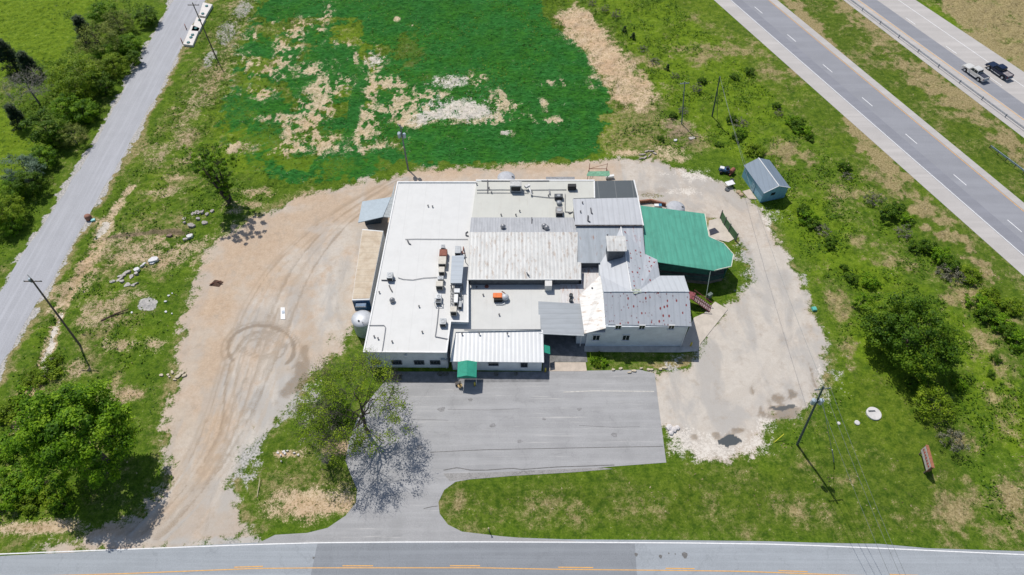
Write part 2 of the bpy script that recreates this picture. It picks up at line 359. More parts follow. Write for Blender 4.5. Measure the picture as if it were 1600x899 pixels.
# straw coloured band right of the field
BAND = [(868, 22), (900, 12), (925, 28), (960, 62), (985, 90), (1010, 125), (1028, 150), (1022, 168), (985, 168), (962, 158), (938, 118), (918, 85), (900, 60), (875, 42)]
area('lush', BAND, 1.5, 0, 1); area('tan', BAND, 2.5, .70, 2.0); area('dry', BAND, 2.5, .8, 2.0)
for q in ((900, 30, 20, 10), (925, 60, 12, 18), (945, 95, 12, 16)): spot('tan', *q, v=.95)
spot('tan', 980, 240, 25, 5, v=.8)
# --- bare earth left of the yard
for q in ((225, 385, 60, 14), (255, 400, 40, 14), (300, 385, 24, 10), (180, 372, 34, 8), (130, 440, 22, 16), (100, 455, 16, 14), (145, 500, 30, 10), (165, 480, 30, 10), (120, 570, 18, 14), (180, 540, 26, 8), (190, 620, 22, 12), (262, 300, 20, 6), (272, 278, 9, 6), (300, 250, 14, 8), (250, 250, 18, 10), (250, 232, 24, 8),
          (210, 400, 50, 10), (330, 130, 26, 30), (300, 165, 18, 22), (355, 80, 16, 30), (370, 30, 18, 30), (380, 8, 14, 12), (290, 210, 18, 16), (240, 540, 16, 10), (215, 460, 24, 8), (270, 60, 4, 4), (395, 232, 12, 6), (395, 300, 26, 6), (310, 400, 16, 6), (390, 320, 30, 7)): spot('tan', *q, v=(.45 if q[1] < 260 else .6), br=1.7); spot('mud', q[0], q[1], q[2], q[3], v=.35, br=1.2)
for q in ((355, 50, 16, 26), (380, 15, 14, 18), (330, 90, 12, 14)): spot('grey', *q, v=.55)
spot('tan', 492, 790, 62, 20, v=.9, br=.9); spot('tan', 455, 775, 20, 8, v=.8); spot('dry', 440, 760, 60, 30, v=.6)
for q in ((445, 710, 18, 5), (430, 775, 6, 3), (540, 700, 30, 12)): spot('tan', *q, v=.8)
spot('tan', 60, 826, 60, 8, v=.9, br=.5); spot('tan', 100, 818, 20, 10, v=.8)
line('tan', [(30, 660), (55, 600), (70, 560), (85, 520), (95, 480), (115, 440), (150, 385), (165, 350), (190, 305), (205, 290)], 1.3, .7, 1.2)
line('chalk', [(60, 590), (72, 555), (85, 515), (95, 485)], .7, .8, 1.0); line('chalk', [(150, 372), (165, 350)], .5, .8, .8)
line('mud', [(166, 370), (200, 368), (240, 362), (275, 363), (300, 366)], .45, .9, .3)
line('mud', [(160, 504), (175, 496), (200, 486)], .4, .7, .3)
spot('grey', 231, 476, 15, 10, v=1, br=.3, soft=.2)
# rim of pale stones along the old lane
line('dry', LR_R, 1.9, .75, 1.6)
for pl in (LR_R, LR_L):
    line('grey', pl, .8, .75, 1.2)
# --- the yards
sw = sd_px(YARD_W); sn = sd_px(YARD_N); sl = sd_px(LOT)
ym = np.maximum(sstep(sw+(nB-.5)*4+(nA-.5)*3+(nD-.5)*2, -1.8, 1.8), sstep(sn+(nB-.5)*3.4+(nA-.5)*2.5+(nD-.5)*2, -1.6, 1.6))
hollow = sstep(sdist(PW([(917, 552), (1078, 552), (1080, 578), (1000, 579), (917, 580)]), GX, GY)+(nB-.5)*1.5, -.3, .3)
ym = ym*(1-hollow)
paint('yard', ym, 1.0)
for k in ('tan', 'dry', 'chalk', 'mud'): L[k] *= (1-ym)
L['grey'] = L['grey']*(1-ym)
wmask = sstep(sw, -1, 3)*(GX < -22)
L['grey'] += ym*np.where(GX > 21, .55, .10)                 # grey = stony, pale; low = pinkish earth
for q in ((420, 620, 60, 45, .85), (375, 700, 34, 60, .8), (440, 470, 40, 60, .55), (330, 760, 40, 50, .55), (300, 830, 40, 10, .3), (470, 400, 60, 50, .45), (540, 370, 40, 60, .5), (520, 460, 25, 60, .75), (370, 560, 30, 60, .35), (460, 330, 60, 16, .35), (600, 330, 50, 20, .2),
          (1180, 560, 100, 60, .75), (1100, 640, 60, 40, .75), (1200, 440, 40, 60, .8), (1160, 340, 60, 24, .5), (1050, 290, 60, 16, .6), (300, 700, 30, 40, .4), (180, 845, 60, 8, .5), (360, 847, 70, 6, .9)): spot('grey', *q[:4], v=q[4], br=1.2, soft=.9)
for q in ((440, 370, 60, 20), (360, 420, 34, 20), (340, 480, 24, 30), (470, 340, 70, 10), (340, 660, 24, 30), (320, 740, 18, 40), (700, 270, 60, 6), (850, 262, 80, 6), (600, 300, 30, 12), (500, 310, 40, 10), (400, 390, 40, 26), (520, 330, 40, 16), (335, 560, 20, 40), (420, 440, 30, 20)): spot('tan', *q, v=.8, br=1.3, soft=.9)
rim = np.exp(-np.clip(-np.maximum(sw, sn), 0, 99)/2.2)*(np.maximum(sw, sn) < 1)*(sl < -1)*(1-ym)*(GY < 92); L['dry'] = np.maximum(L['dry'], rim*.85)
# ruts of turning lorries
line('mud', [(408+15*math.cos(R(a)), 542+9*math.sin(R(a))) for a in range(-60, 200, 12)], .16, .4, .1)
for e_ in ((30, 18), (24, 14)): line('mud', [(408+e_[0]*math.cos(R(a)), 542+e_[1]*math.sin(R(a))) for a in range(0, 361, 12)], .2, .5, .1)
def ring(px, py, rx, ry, wid, v, layer='mud', a0=0, a1=360):
    P = [(px+rx*math.cos(R(a)), py+ry*math.sin(R(a))) for a in np.linspace(a0, a1, 40)]
    line(layer, P, wid, v, .3)
for q in ((408, 545, 26, 15, .25, .5), (410, 543, 36, 24, .3, .55), (408, 545, 52, 36, .38, .7), (408, 548, 62, 44, .28, .5)): ring(*q, 'mud', 150, 400)
line('mud', [(470, 570), (472, 590), (462, 605), (448, 612)], 1.1, .7, .6); line('mud', [(476, 545), (478, 575), (470, 588)], .8, .65, .4)
line('mud', [(372, 540), (362, 560), (352, 600), (350, 640), (345, 670)], .25, .6, .1); line('mud', [(380, 545), (372, 570), (367, 610), (362, 650), (350, 690)], .25, .5, .1)
line('mud', [(475, 440), (478, 470), (484, 500), (480, 540)], 1.3, .35, 1.2); line('mud', [(540, 410), (535, 450), (532, 490)], 1.2, .35, 1.0); line('mud', [(350, 555), (300, 555)], .15, .3, .1)
for q in ((560, 350, 18, 12), (545, 400, 8, 20), (480, 455, 12, 10), (440, 530, 10, 5)): spot('mud', *q, v=.3, br=1.4, soft=.8)
line('mud', [(652, 262), (720, 266), (800, 262), (850, 266)], .35, .3, .3)
for (a, b) in (((330, 700), (300, 800)), ((345, 690), (322, 830)), ((290, 720), (262, 830)), ((380, 640), (350, 760))): line('mud', [a, b], .25, .35, .25)
for dx in (-7, 7):
    line('mud', [(1010, 278+dx*.4), (1080, 288+dx*.4), (1140, 318+dx*.5), (1185+dx, 350), (1212+dx, 400), (1228+dx, 460), (1228+dx, 530), (1190+dx, 600), (1120+dx, 630)], .45, .28, .5)
spot('mud', 1062, 205, 24, 20, v=.7, br=1.3); spot('tan', 1062, 200, 20, 14, v=.7, br=1.3); spot('tan', 1048, 240, 22, 10, v=.7, br=1.5); spot('dry', 1090, 225, 20, 12, v=.7)
rt = random.Random(21)
for k in range(11):
    o_ = rt.uniform(-42, 42); e_ = rt.uniform(-25, 25)
    base_ = [(215+o_*1.1, 852), (300+o_*.9, 770), (352+o_*.8+e_*.3, 680), (392+o_*.7+e_, 580), (430+o_*.9+e_, 470), (482+o_*.8, 380), (560+o_*.3, 318+o_*.25), (640, 274+o_*.12)]
    n0 = rt.choice((0, 0, 1, 2)); n1 = rt.choice((5, 6, 8, 8))
    for dx in (0, rt.choice((15, 17))):
        P_ = [(x+dx+rt.uniform(-2, 2), y) for x, y in base_[n0:n1]]; xs_ = np.linspace(0, len(P_)-1, 24); P_ = [(float(np.interp(a, range(len(P_)), [p[0] for p in P_])), float(np.interp(a, range(len(P_)), [p[1] for p in P_]))) for a in xs_]
        P_ = [((P_[max(i-2, 0)][0]+P_[i][0]+P_[min(i+2, 23)][0])/3, (P_[max(i-2, 0)][1]+P_[i][1]+P_[min(i+2, 23)][1])/3) for i in range(24)]
        line(rt.choice(('mud', 'mud', 'grey')), P_, rt.uniform(.18, .32), rt.uniform(.34, .55), .22)
# wheel lines round the right-hand yard and its puddles
line('dry', [(1010, 292), (1060, 296), (1090, 312)], 1.2, .9, 1.2)
for q in ((1010, 303, 24, 5), (1035, 298, 18, 5), (1100, 340, 14, 7), (1020, 315, 22, 4)): spot('mud', *q, v=.45, br=1.0)
for q in ((1022, 306, 22, 4), (1108, 344, 6, 4)): spot('dry', *q, v=1.0); spot('yard', *q, v=.35)
for q in ((1215, 622, 14, 7), (1236, 615, 8, 9), (1212, 640, 22, 6), (1235, 640, 14, 4), (1176, 612, 5, 5), (1197, 625, 4, 8), (1190, 645, 8, 6), (1142, 690, 10, 8), (1118, 680, 7, 5), (1085, 685, 7, 6), (1155, 672, 10, 4), (1215, 648, 20, 5), (1270, 590, 4, 20)): spot('mud', *q, v=.72, br=1.9, soft=.6)
spot('dark', 1142, 691, 13, 8, v=1.0, br=1.5, soft=.3); spot('dark', 1212, 639, 18, 4, v=.9, br=1.3); spot('dark', 1237, 634, 10, 3, v=.9, br=1.3); spot('dark', 1238, 617, 8, 6, v=.8, br=1.6)
for q in ((1090, 690, 30, 18), (1130, 700, 50, 12), (1180, 690, 14, 14), (1060, 690, 20, 14), (1195, 660, 10, 12), (1285, 600, 7, 30), (1060, 300, 30, 6), (1080, 275, 34, 8), (1200, 350, 8, 20)): spot('chalk', *q, v=.6, br=1.6, soft=.5)
for q in ((360, 862, 40, 4), (160, 845, 40, 6)): spot('chalk', *q, v=.4)
ym2 = np.clip(L['yard'], 0, 1)

# --- hard surfaces stay flat, vegetated ground rolls a little
hard = np.maximum.reduce([sw, sn, sl, sd_px(LR_L+LR_R[::-1]), sd_px(EDGE+[(1800, 1200), (-200, 1200)]),
                          up(sdist([tuple(p) for p in edge_poly(NC, 'e0', 'e1')], CX, CY)), up(sdist([tuple(p) for p in edge_poly(FC, 'e0', 'e1')], CX, CY)),
                          sd_px([(540, 250), (1180, 250), (1180, 600), (540, 600)])])
vegm = sstep(-hard, 1.0, 5.0)
n1 = vnoise(GX, GY, .09, 11, 3); n2 = vnoise(GX, GY, .5, 12, 4, .6); n3 = vnoise(GX, GY, 1.6, 13, 2, .6)
Z = vegm*((n1-.5)*.9+(n2-.5)*(.40+.35*(1-L['dark']))+(n3-.5)*.22*(1-L['dark']*.6))
Z += L['lush']*vegm*.10*(n3-.3)
led = sdist(PW([(166, 370), (200, 368), (240, 362), (275, 363), (300, 366), (300, 420), (160, 440)]), CX, CY)
Z -= vegm*up(sstep(led, -.5, .5)*np.exp(-np.clip(led, 0, 99)/6))*.5
ditch = up(ldist(PW([(30, 660), (70, 560), (95, 480), (150, 385), (190, 305)]), CX, CY)); Z -= vegm*.5*np.exp(-(ditch/1.3)**2)
fade = sstep(np.maximum(np.abs(GX)-150, 0)+np.maximum(GY-188, 0)+np.maximum(8-GY, 0), 0, 4); Z *= (1-fade)
ymz = ym2*(1-vegm); Z += ymz*(n2-.5)*.05*sstep(np.maximum(sw, sn), 1.5, 4)*sstep(-sl, .6, 2)
Z = np.where(sl > -.8, np.minimum(Z, 0), Z)

def ground_material():
    t = NT('ground'); v = t.obj(world=True)
    fine = t.noise(v, 3.2, 6, .7); med_ = t.noise(v, .9, 5, .65); big = t.noise(v, .16, 4, .6); vf = t.noise(v, 9.0, 3, .7)
    mixn = t.math('ADD', t.math('MULTIPLY', fine, .5), t.math('MULTIPLY', med_, .5))
    brk = t.math('ADD', t.math('MULTIPLY', t.math('ADD', fine, t.math('MULTIPLY', t.math('SUBTRACT', vf, .5), .8)), .6), t.math('MULTIPLY', med_, .4))
    def A(n): return t.attr(n).outputs['Fac']
    def cover(n, lo=.42, hi=.58, amp=.9):
        return t.step(t.math('ADD', A(n), t.math('MULTIPLY', t.math('SUBTRACT', brk, .5), amp*1.6)), lo, hi)
    # grass
    g = t.mix(t.step(mixn, .36, .62), (.042, .095, .005), (.125, .200, .014))
    g = t.mix(t.step(A('yel'), .25, .95), g, t.mix(t.step(mixn, .36, .60), (.078, .145, .005), (.170, .255, .012)))
    g = t.mix(t.step(A('dark'), .1, 1.0, 0.0, .75), g, t.mix(t.step(mixn, .36, .62), (.036, .078, .005), (.130, .168, .020)))
    g = t.mix(t.step(vf, .32, .52, .5, 0.0), g, (.024, .060, .003)); g = t.mix(t.step(med_, .30, .48, .35, 0.0), g, (.030, .075, .004))  # dark clumps, with the small shadows between them painted in
    g = t.mix(t.math('MULTIPLY', t.step(t.noise(v, 1.9, 7, .78), .50, .66), t.step(A('dry'), .20, .6, .06, .66)), g, (.27, .235, .10))
    straw = t.mix(t.step(fine, .35, .65), (.22, .165, .075), (.46, .36, .20))
    g = t.mix(t.math('MULTIPLY', t.step(t.math('ADD', A('dry'), t.math('MULTIPLY', t.math('SUBTRACT', t.math('ADD', t.math('MULTIPLY', med_, .5), t.math('MULTIPLY', vf, .5)), .5), 2.2)), .45, .85), .85), g, straw)
    # crop
    vs = t.obj((.55, 1.5, 1), R(-24), world=True)
    wv = t.noise(vs, 1.3, 5, .65, 1.2)
    lush = t.mix(t.step(wv, .34, .64), (.010, .082, .008), (.034, .178, .030))
    lush = t.mix(t.step(big, .40, .62, 0.0, .7), lush, t.mix(t.step(wv, .34, .62), (.012, .080, .008), (.045, .180, .012)))
    g = t.mix(cover('lush', .42, .6, .5), g, lush)
    # bare soil
    soil = t.mix(t.step(brk, .35, .62), (.38, .26, .14), (.66, .52, .36))
    soil = t.mix(t.step(big, .40, .65, 0.0, .5), soil, (.56, .36, .22))
    soil = t.mix(t.step(A('lush'), .2, .8, 0.0, .75), soil, t.mix(t.step(brk, .38, .60), (.40, .33, .17), (.72, .60, .43)))
    g = t.mix(t.math('MULTIPLY', cover('tan', .30, .78, 1.7), .95), g, soil)
    stone = t.mix(t.step(fine, .35, .7), (.33, .32, .31), (.60, .57, .53))
    notyard = t.math('SUBTRACT', 1.0, t.step(A('yard'), .4, .6))
    g = t.mix(t.math('MULTIPLY', cover('grey', .45, .6, 1.4), notyard), g, stone)
    # yard
    y = t.mix(t.step(mixn, .30, .72), (.465, .385, .305), (.56, .475, .385))
    y = t.mix(t.step(big, .38, .62, 0.0, .55), y, t.mix(t.step(mixn, .35, .65), (.46, .32, .21), (.565, .43, .32)))
    y2 = t.mix(t.step(mixn, .30, .72), (.50, .455, .40), (.60, .55, .485)); soft_ = t.noise(t.obj((1, .45, 1), R(30), world=True), .22, 4, .55, .8); y2 = t.mix(t.step(soft_, .42, .60, 0.0, .75), y2, (.41, .39, .365)); y = t.mix(t.step(soft_, .44, .64, 0.0, .5), y, (.42, .38, .335))
    y = t.mix(t.step(t.math('ADD', A('grey'), t.math('MULTIPLY', t.math('SUBTRACT', mixn, .5), .6)), .1, .75), y, y2)
    y = t.mix(t.math('MULTIPLY', cover('tan', .1, .9, .5), .8), y, t.mix(t.step(brk, .35, .62), (.42, .295, .195), (.555, .42, .295)))
    y = t.mix(t.step(vf, .56, .74, 0.0, .55), y, (.33, .28, .23)); y = t.mix(t.step(vf, .30, .42, .35, 0.0), y, (.70, .66, .60)); y = t.mix(t.step(t.noise(v, .5, 6, .72), .52, .72, 0.0, .55), y, (.37, .31, .25))
    g = t.mix(cover('yard', .38, .62, 1.5), g, y)
    chalk = t.mix(t.step(brk, .35, .6), (.50, .44, .37), (.72, .67, .60))
    g = t.mix(t.math('MULTIPLY', cover('chalk', .42, .62, 1.7), .9), g, chalk)
    g = t.mix(t.math('MULTIPLY', cover('mud', .15, .95, .9), .8), g, t.mix(t.step(brk, .35, .6), (.10, .075, .05), (.26, .19, .125)))
    wet = t.math('MULTIPLY', t.step(A('dark'), .75, .95), t.step(A('yard'), .4, .6))
    g = t.mix(wet, g, (.085, .095, .10))
    t.base(g, t.step(wet, 0.0, 1.0, .95, .35), 0.0, .15)
    hh = t.math('ADD', t.math('MULTIPLY', fine, .6), t.math('MULTIPLY', wv, t.math('MULTIPLY', A('lush'), 1.6)))
    soft = t.math('SUBTRACT', 1.0, t.math('MULTIPLY', t.step(A('yard'), .4, .6), .8))
    b = t.bump(hh, .8, .28); t.l(t.math('MULTIPLY', soft, .75), b.inputs['Strength'])
    return t.m
GM = ground_material()
nx, ny = GX.shape
idx = np.arange(nx*ny).reshape(nx, ny)
quads = np.stack([idx[:-1, :-1], idx[1:, :-1], idx[1:, 1:], idx[:-1, 1:]], -1).reshape(-1, 4)
isy = (ym2[:-1, :-1]+ym2[1:, 1:]+ym2[1:, :-1]+ym2[:-1, 1:]).reshape(-1)/4 > .5
V = np.stack([GX, GY, Z], -1).reshape(-1, 3)
def grid_obj(name, q):
    used = np.unique(q); remap = np.full(nx*ny, -1); remap[used] = np.arange(len(used)); q = remap[q]; v = V[used]
    me = bpy.data.meshes.new(name)
    me.vertices.add(len(v)); me.vertices.foreach_set('co', v.astype(np.float32).ravel())
    me.loops.add(q.size); me.loops.foreach_set('vertex_index', q.astype(np.int32).ravel())
    me.polygons.add(len(q)); me.polygons.foreach_set('loop_start', np.arange(0, q.size, 4, dtype=np.int32)); me.polygons.foreach_set('loop_total', np.full(len(q), 4, np.int32))
    me.polygons.foreach_set('use_smooth', np.ones(len(q), bool))
    me.update(calc_edges=True)
    for k, a in L.items():
        at = me.attributes.new(k, 'FLOAT', 'POINT'); at.data.foreach_set('value', a.reshape(-1)[used].astype(np.float32))
    me.materials.append(GM)
    o = bpy.data.objects.new(name, me); col.objects.link(o); tag(o, kind='structure'); return o
ground = grid_obj('ground', quads[~isy]); yard = grid_obj('gravel_yard', quads[isy])
def zat(x, y):
    i = int(np.clip(np.searchsorted(gx, x), 1, nx-1)); j = int(np.clip(np.searchsorted(gy, y), 1, ny-1)); return float(Z[i, j])
def GZ(px, py):
    p = G(px, py); return (p[0], p[1], zat(p[0], p[1]))

# ================================================================== roads
def asphalt(name, c, var=.12, crack=0.0, streak=(.08, 1.5), blot=.4, axis_rz=0, bright=0.0):
    t = NT(name); v = t.obj(world=True)
    f = t.noise(v, 6, 4, .7); n = t.noise(v, .35, 5, .6); st = t.noise(t.obj((streak[0], streak[1], 1), axis_rz, world=True), 1.0, 5, .6)
    cc = t.mix(t.step(f, .3, .7), tuple(x*(1-var) for x in c), tuple(x*(1+var*.7) for x in c))
    cc = t.mix(t.step(n, .35, .7, 0.0, blot), cc, tuple(x*.80 for x in c))
    cc = t.mix(t.step(st, .40, .72, 0.0, .42), cc, tuple(min(1, x*1.28) for x in c))
    if bright:
        cc = t.mix(t.step(t.noise(t.obj((.10, 3.2, 1), axis_rz, world=True), .9, 6, .75), .56, .72, 0.0, bright), cc, (.60, .58, .55))
    if crack:
        w_ = t.obj(world=True)
        ad = t.n('ShaderNodeVectorMath', operation='ADD'); t.l(w_, ad.inputs[0])
        nz = t.noise(v, .8, 4, .6, 0, True); sc_ = t.n('ShaderNodeVectorMath', operation='SCALE'); t.l(nz, sc_.inputs[0]); sc_.inputs['Scale'].default_value = 2.2; t.l(sc_.outputs[0], ad.inputs[1])
        e = t.voro(ad.outputs[0], .13, 1, 'DISTANCE_TO_EDGE')
        cc = t.mix(t.math('MULTIPLY', t.step(e, .004, .016, crack, 0.0), t.step(n, .35, .55)), cc, tuple(x*.45 for x in c))
    t.base(cc, .9, 0, .25); t.bump(f, .3, .02); return t.m
A_LOT = asphalt('lot_asphalt', (.36, .358, .36), .12, .15, (.05, .9), .6, 0, .7)
A_RD = asphalt('road_asphalt', (.335, .36, .385), .12, .18, (.03, 1.6), .4)
A_RD2 = asphalt('road_patch', (.25, .265, .285), .12, .12, (.03, 1.6), .4)
A_LANE = asphalt('lane_gravel', (.40, .405, .43), .16, 0, (1.6, .05), .35, R(-33))
hwr = math.atan2(lin((1141, 0), (1600, 400))[1][1], lin((1141, 0), (1600, 400))[1][0])
A_HW = asphalt('highway_asphalt', (.285, .29, .315), .08, 0, (.02, .35), .3, -hwr)
A_HW2 = asphalt('worn_lane', (.255, .26, .29), .08, 0, (.02, .5), .3, -hwr)
A_SH = asphalt('shoulder', (.47, .445, .425), .08, 0, (.02, .6), .3, -hwr)
CONC = plain('concrete', (.55, .51, .46), .9, 0, .12, .8)
PW_ = plain('white_road_paint', (.80, .80, .80), .7, 0, .08, 3)
PY_ = plain('yellow_road_paint', (.74, .40, .11), .7, 0, .10, 3)
def flat(pts, z): return [(p[0], p[1], z) for p in pts]
def resample(pl, n=60):
    P = np.array(pl, float); d = np.r_[0, np.cumsum(np.hypot(*np.diff(P, axis=0).T))]; s = np.linspace(0, d[-1], n)
    return [(float(np.interp(a, d, P[:, 0])), float(np.interp(a, d, P[:, 1]))) for a in s]
def offset(pl, d):
    P = np.array(pl, float); T = np.gradient(P, axis=0); T /= np.linalg.norm(T, axis=1)[:, None]+1e-9
    return [tuple(p) for p in P+np.stack([-T[:, 1], T[:, 0]], -1)*d]
# lot
lot = MB().sheet(flat(PW(LOT), .02)).build('parking_lot', A_LOT); tag(lot, kind='structure')
def part_line(name, px_pts, wid, m, parent, z, smooth_n=40):
    P = resample(PW(px_pts), smooth_n); b = MB().strip(flat(offset(P, wid/2), z), flat(offset(P, -wid/2), z)); return b.build(name, m, parent)
CRK = plain('crack_seal', (.17, .165, .16), .9, 0, .2, 3); CRK2 = plain('worn_edge', (.55, .53, .49), .9, 0, .12, 2)
part_line('crack', [(672, 707), (760, 703), (860, 701), (960, 699), (1036, 698)], .10, CRK, lot, .025)
part_line('crack', [(693, 735), (715, 731), (735, 735), (760, 735), (800, 732), (815, 734), (870, 730), (905, 729), (960, 727)], .14, CRK, lot, .025)
part_line('crack', [(662, 795), (675, 792), (684, 791)], .10, CRK, lot, .025)
part_line('worn_line', [(880, 613), (930, 611), (1022, 612)], .16, CRK2, lot, .025)
for q in ([(700, 640), (760, 641), (812, 639)], [(905, 665), (960, 668), (1000, 667)], [(640, 655), (700, 657)]): part_line('crack', q, .05, CRK, lot, .025)
for x, y, r in ((770, 665, 5), (812, 690, 4), (690, 640, 6), (905, 640, 4), (960, 680, 5), (655, 700, 5), (735, 625, 4), (850, 655, 3)):
    c = G(x, y); MB().sheet([(c[0]+r*.09*math.cos(a)*(1+.25*math.sin(3*a+x)), c[1]+r*.07*math.sin(a)*(1+.2*math.cos(2*a+y)), .0255) for a in np.linspace(0, 6.28, 15)[:-1]]).build('oil_stain', plain('oil_stain', (.27, .265, .265), .8, 0, .2, 3), lot)
cr = MB().sheet(flat(PW([(702, 752), (692, 740), (780, 738), (860, 734), (940, 731), (958, 733), (900, 738), (800, 744)]), .026)).build('crumbling_edge', asphalt('crumble', (.31, .30, .29), .3, .5, (1, 1)), lot)
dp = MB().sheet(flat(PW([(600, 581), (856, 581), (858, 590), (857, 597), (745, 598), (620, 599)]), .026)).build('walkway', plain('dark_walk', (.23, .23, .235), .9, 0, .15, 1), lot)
# county road
def yo(pl, dy): return [(x, y+dy) for x, y in pl]
edgeW = resample(PW(EDGE), 80)
yw = resample(PW(YELL), 80)
far = offset(yw, -7.6) if offset(yw, -7.6)[40][1] < yw[40][1] else offset(yw, 7.6)
rd = MB().strip(flat(edgeW, .012), flat(far, .012)).build('road', A_RD); tag(rd, kind='structure')
sg = -1 if offset(yw, -7.6)[40][1] < yw[40][1] else 1
ww = resample(PW(WHITE), 80)
MB().strip(flat(offset(ww, .07), .028), flat(offset(ww, -.07), .028)).build('edge_line', PW_, rd)
MB().strip(flat(offset(yw, .055), .028), flat(offset(yw, -.055), .028)).build('centre_line', PY_, rd)
MB().strip(flat(offset(yw, sg*3.45), .028), flat(offset(yw, sg*3.58), .028)).build('edge_line', PW_, rd)
for x0, x1 in ((366, 411), (535, 583), (703, 750), (872, 927), (1040, 1085), (1216, 1262), (1390, 1435)):
    ys = lambda x: float(np.interp(x, [p[0] for p in YELL], [p[1] for p in YELL]))-3.2
    part_line('centre_dash', [(x0, ys(x0)), (x1, ys(x1))], .12, PY_, rd, .028, 4)
def patch(x0, x1, m):
    wl = [(x, float(np.interp(x, [p[0] for p in WHITE], [p[1] for p in WHITE]))+1.5) for x in np.linspace(x0+1, x1, 8)]
    a = PW(wl); b = [(p[0]-.3, p[1]-3.75) for p in a]; c = [(p[0]-.3, p[1]-7) for p in a]
    return MB().strip(flat(a, .017), flat(c, .017)).build('road_patch', m, rd)
patch(495, 992, A_RD2)
for x, y, r in ((994, 867, 3), (1032, 870, 3), (1070, 868, 5), (1045, 865, 1.5), (490, 872, 2), (1055, 866, 1.2)):
    c = G(x, y); MB().sheet([(c[0]+r*.07*math.cos(a)*(1+.3*math.sin(3*a)), c[1]+r*.08*math.sin(a), .024) for a in np.linspace(0, 6.28, 11)[:-1]]).build('tar_spot', CRK, rd)
# old lane
ll, lr = resample(PW(LR_L), 70), resample(PW(LR_R), 70)
rj = np.random.RandomState(5)
ll = [(p[0]+rj.uniform(-.25, .25), p[1]) for p in ll]; lr = [(p[0]+rj.uniform(-.25, .25), p[1]) for p in lr]
lane = MB().strip(flat(ll, .012), flat(lr, .012)).build('lane', A_LANE); tag(lane, kind='structure')
# dual carriageway
def hw(k, name, lw, lanes):
    b = MB().strip(flat(ray(*k['e0'], -120, 330), .03), flat(ray(*k['e1'], -120, 330), .03)).build(name, A_SH if name == 'highway' else A_HW, None); tag(b, kind='structure')
    return b
h1 = hw(NC, 'highway', 0, 0); h2 = hw(FC, 'highway', 0, 0)
def band(a, b, fa, fb, z, name, m, par):
    A = np.array(ray(*a, -120, 330)); B = np.array(ray(*b, -120, 330))
    p = A*(1-fa)+B*fa; q = A*(1-fb)+B*fb
    return MB().strip(flat([tuple(x) for x in p], z), flat([tuple(x) for x in q], z)).build(name, m, par)
band(NC['w'], NC['y'], -.02, 1.03, .035, 'travel_lanes', A_HW, h1)
band(NC['w'], NC['y'], .04, .30, .040, 'worn_lane', A_HW2, h1)
band(FC['y'], FC['w'], .04, .47, .036, 'worn_lane', asphalt('far_lane', (.27, .275, .30), .08, 0, (.02, .5), .3, -hwr), h2)
def stripe(k, m, par, z=.045):
    A = ray(*k, -120, 330, 2, .08); B = ray(*k, -120, 330, 2, -.08); MB().strip(flat(A, z), flat(B, z)).build('lane_line', m, par)
stripe(NC['w'], PW_, h1); stripe(NC['y'], PY_, h1); stripe(FC['w'], PW_, h2); stripe(FC['y'], PY_, h2)
def dashes(a, b, first, n0, n1, per, ln, par):
    A, d = lin(a, b); s0 = np.dot(np.array(W2(*first))-A, d); nrm = np.array([d[1], -d[0]])
    for i in range(n0, n1):
        p = A+d*(s0+i*per); q = p+d*ln
        MB().strip(flat([tuple(p+nrm*.08), tuple(q+nrm*.08)], .046), flat([tuple(p-nrm*.08), tuple(q-nrm*.08)], .046)).build('lane_dash', PW_, par)
A0, d0 = lin((1230, 54), (1600, 366))
per = float(np.dot(np.array(W2(1517.5, 297.5))-np.array(W2(1246, 67)), d0))/4
per = float(np.dot(np.array(W2(1414, 210))-np.array(W2(1230, 54)), d0))/3
dashes((1180, 12), (1600, 366), (1230, 54), -2, 7, per, 3.2, h1)
dashes((1415, 28), (1569, 137), (1415, 28), -2, 4, per, 3.2, h2)
# ================================================================== THE RAMBLING BUILDING
WHITE_MEM = plain('white_membrane', (.74, .74, .72), .6, 0, .05, .6)
def membrane(name, c, stain=.3):
    t = NT(name); v = t.obj(world=True)
    n = t.noise(v, .45, 6, .7); f = t.noise(v, 2.5, 5, .7); s_ = t.noise(t.obj((1.6, .25, 1), world=True), .8, 6, .7)
    sm = t.wave(t.obj(world=True), 2*math.pi/20/3.05, 'X')
    c0 = t.mix(t.step(n, .35, .7, 0.0, .6), c, tuple(x*.90 for x in c))
    c0 = t.mix(t.step(s_, .55, .8, 0.0, stain), c0, (.42, .40, .35))
    c0 = t.mix(t.step(f, .62, .78, 0.0, stain*.6), c0, (.40, .37, .32))
    c0 = t.mix(t.step(sm, .0, .012, .16, 0.0), c0, (.45, .45, .44))
    t.base(c0, .55, 0, .3); t.bump(n, .3, .05); M[name] = t.m; return t.m
MEM_W = membrane('clean_membrane', (.65, .65, .635), .26); MEM_M = membrane('stained_membrane', (.60, .60, .575), .5); MEM_N = membrane('weathered_membrane', (.56, .56, .51), .6)
RIB_C = ribbed('ribbed_white', (.64, .64, .62), .62, 'X', .52, .22, .5, rustc=(.36, .28, .22)); RIB_F = ribbed('ribbed_bright', (.74, .75, .75), .62, 'X', 0, .10, .35)
RIB_S = ribbed('ribbed_grey', (.44, .45, .47), .45, 'X', .2, .25, .5, rustc=(.30, .26, .22))
RIB_R = ribbed('ribbed_rusty', (.66, .64, .63), .6, 'X', .52, .2, .6, rustc=(.36, .17, .09)); RIB_L = ribbed('rusty_white', (.70, .69, .66), .9, 'Y', .50, .05, .5, depth=.35, rustc=(.38, .25, .16))
GRY_E1 = ribbed('grey_roof_metal', (.50, .515, .54), .9, 'X', .10, .12, .5, depth=.2); GRY_E2 = ribbed('slate_metal', (.36, .40, .44), 1.8, 'X', .30, .2, .5, depth=.3)
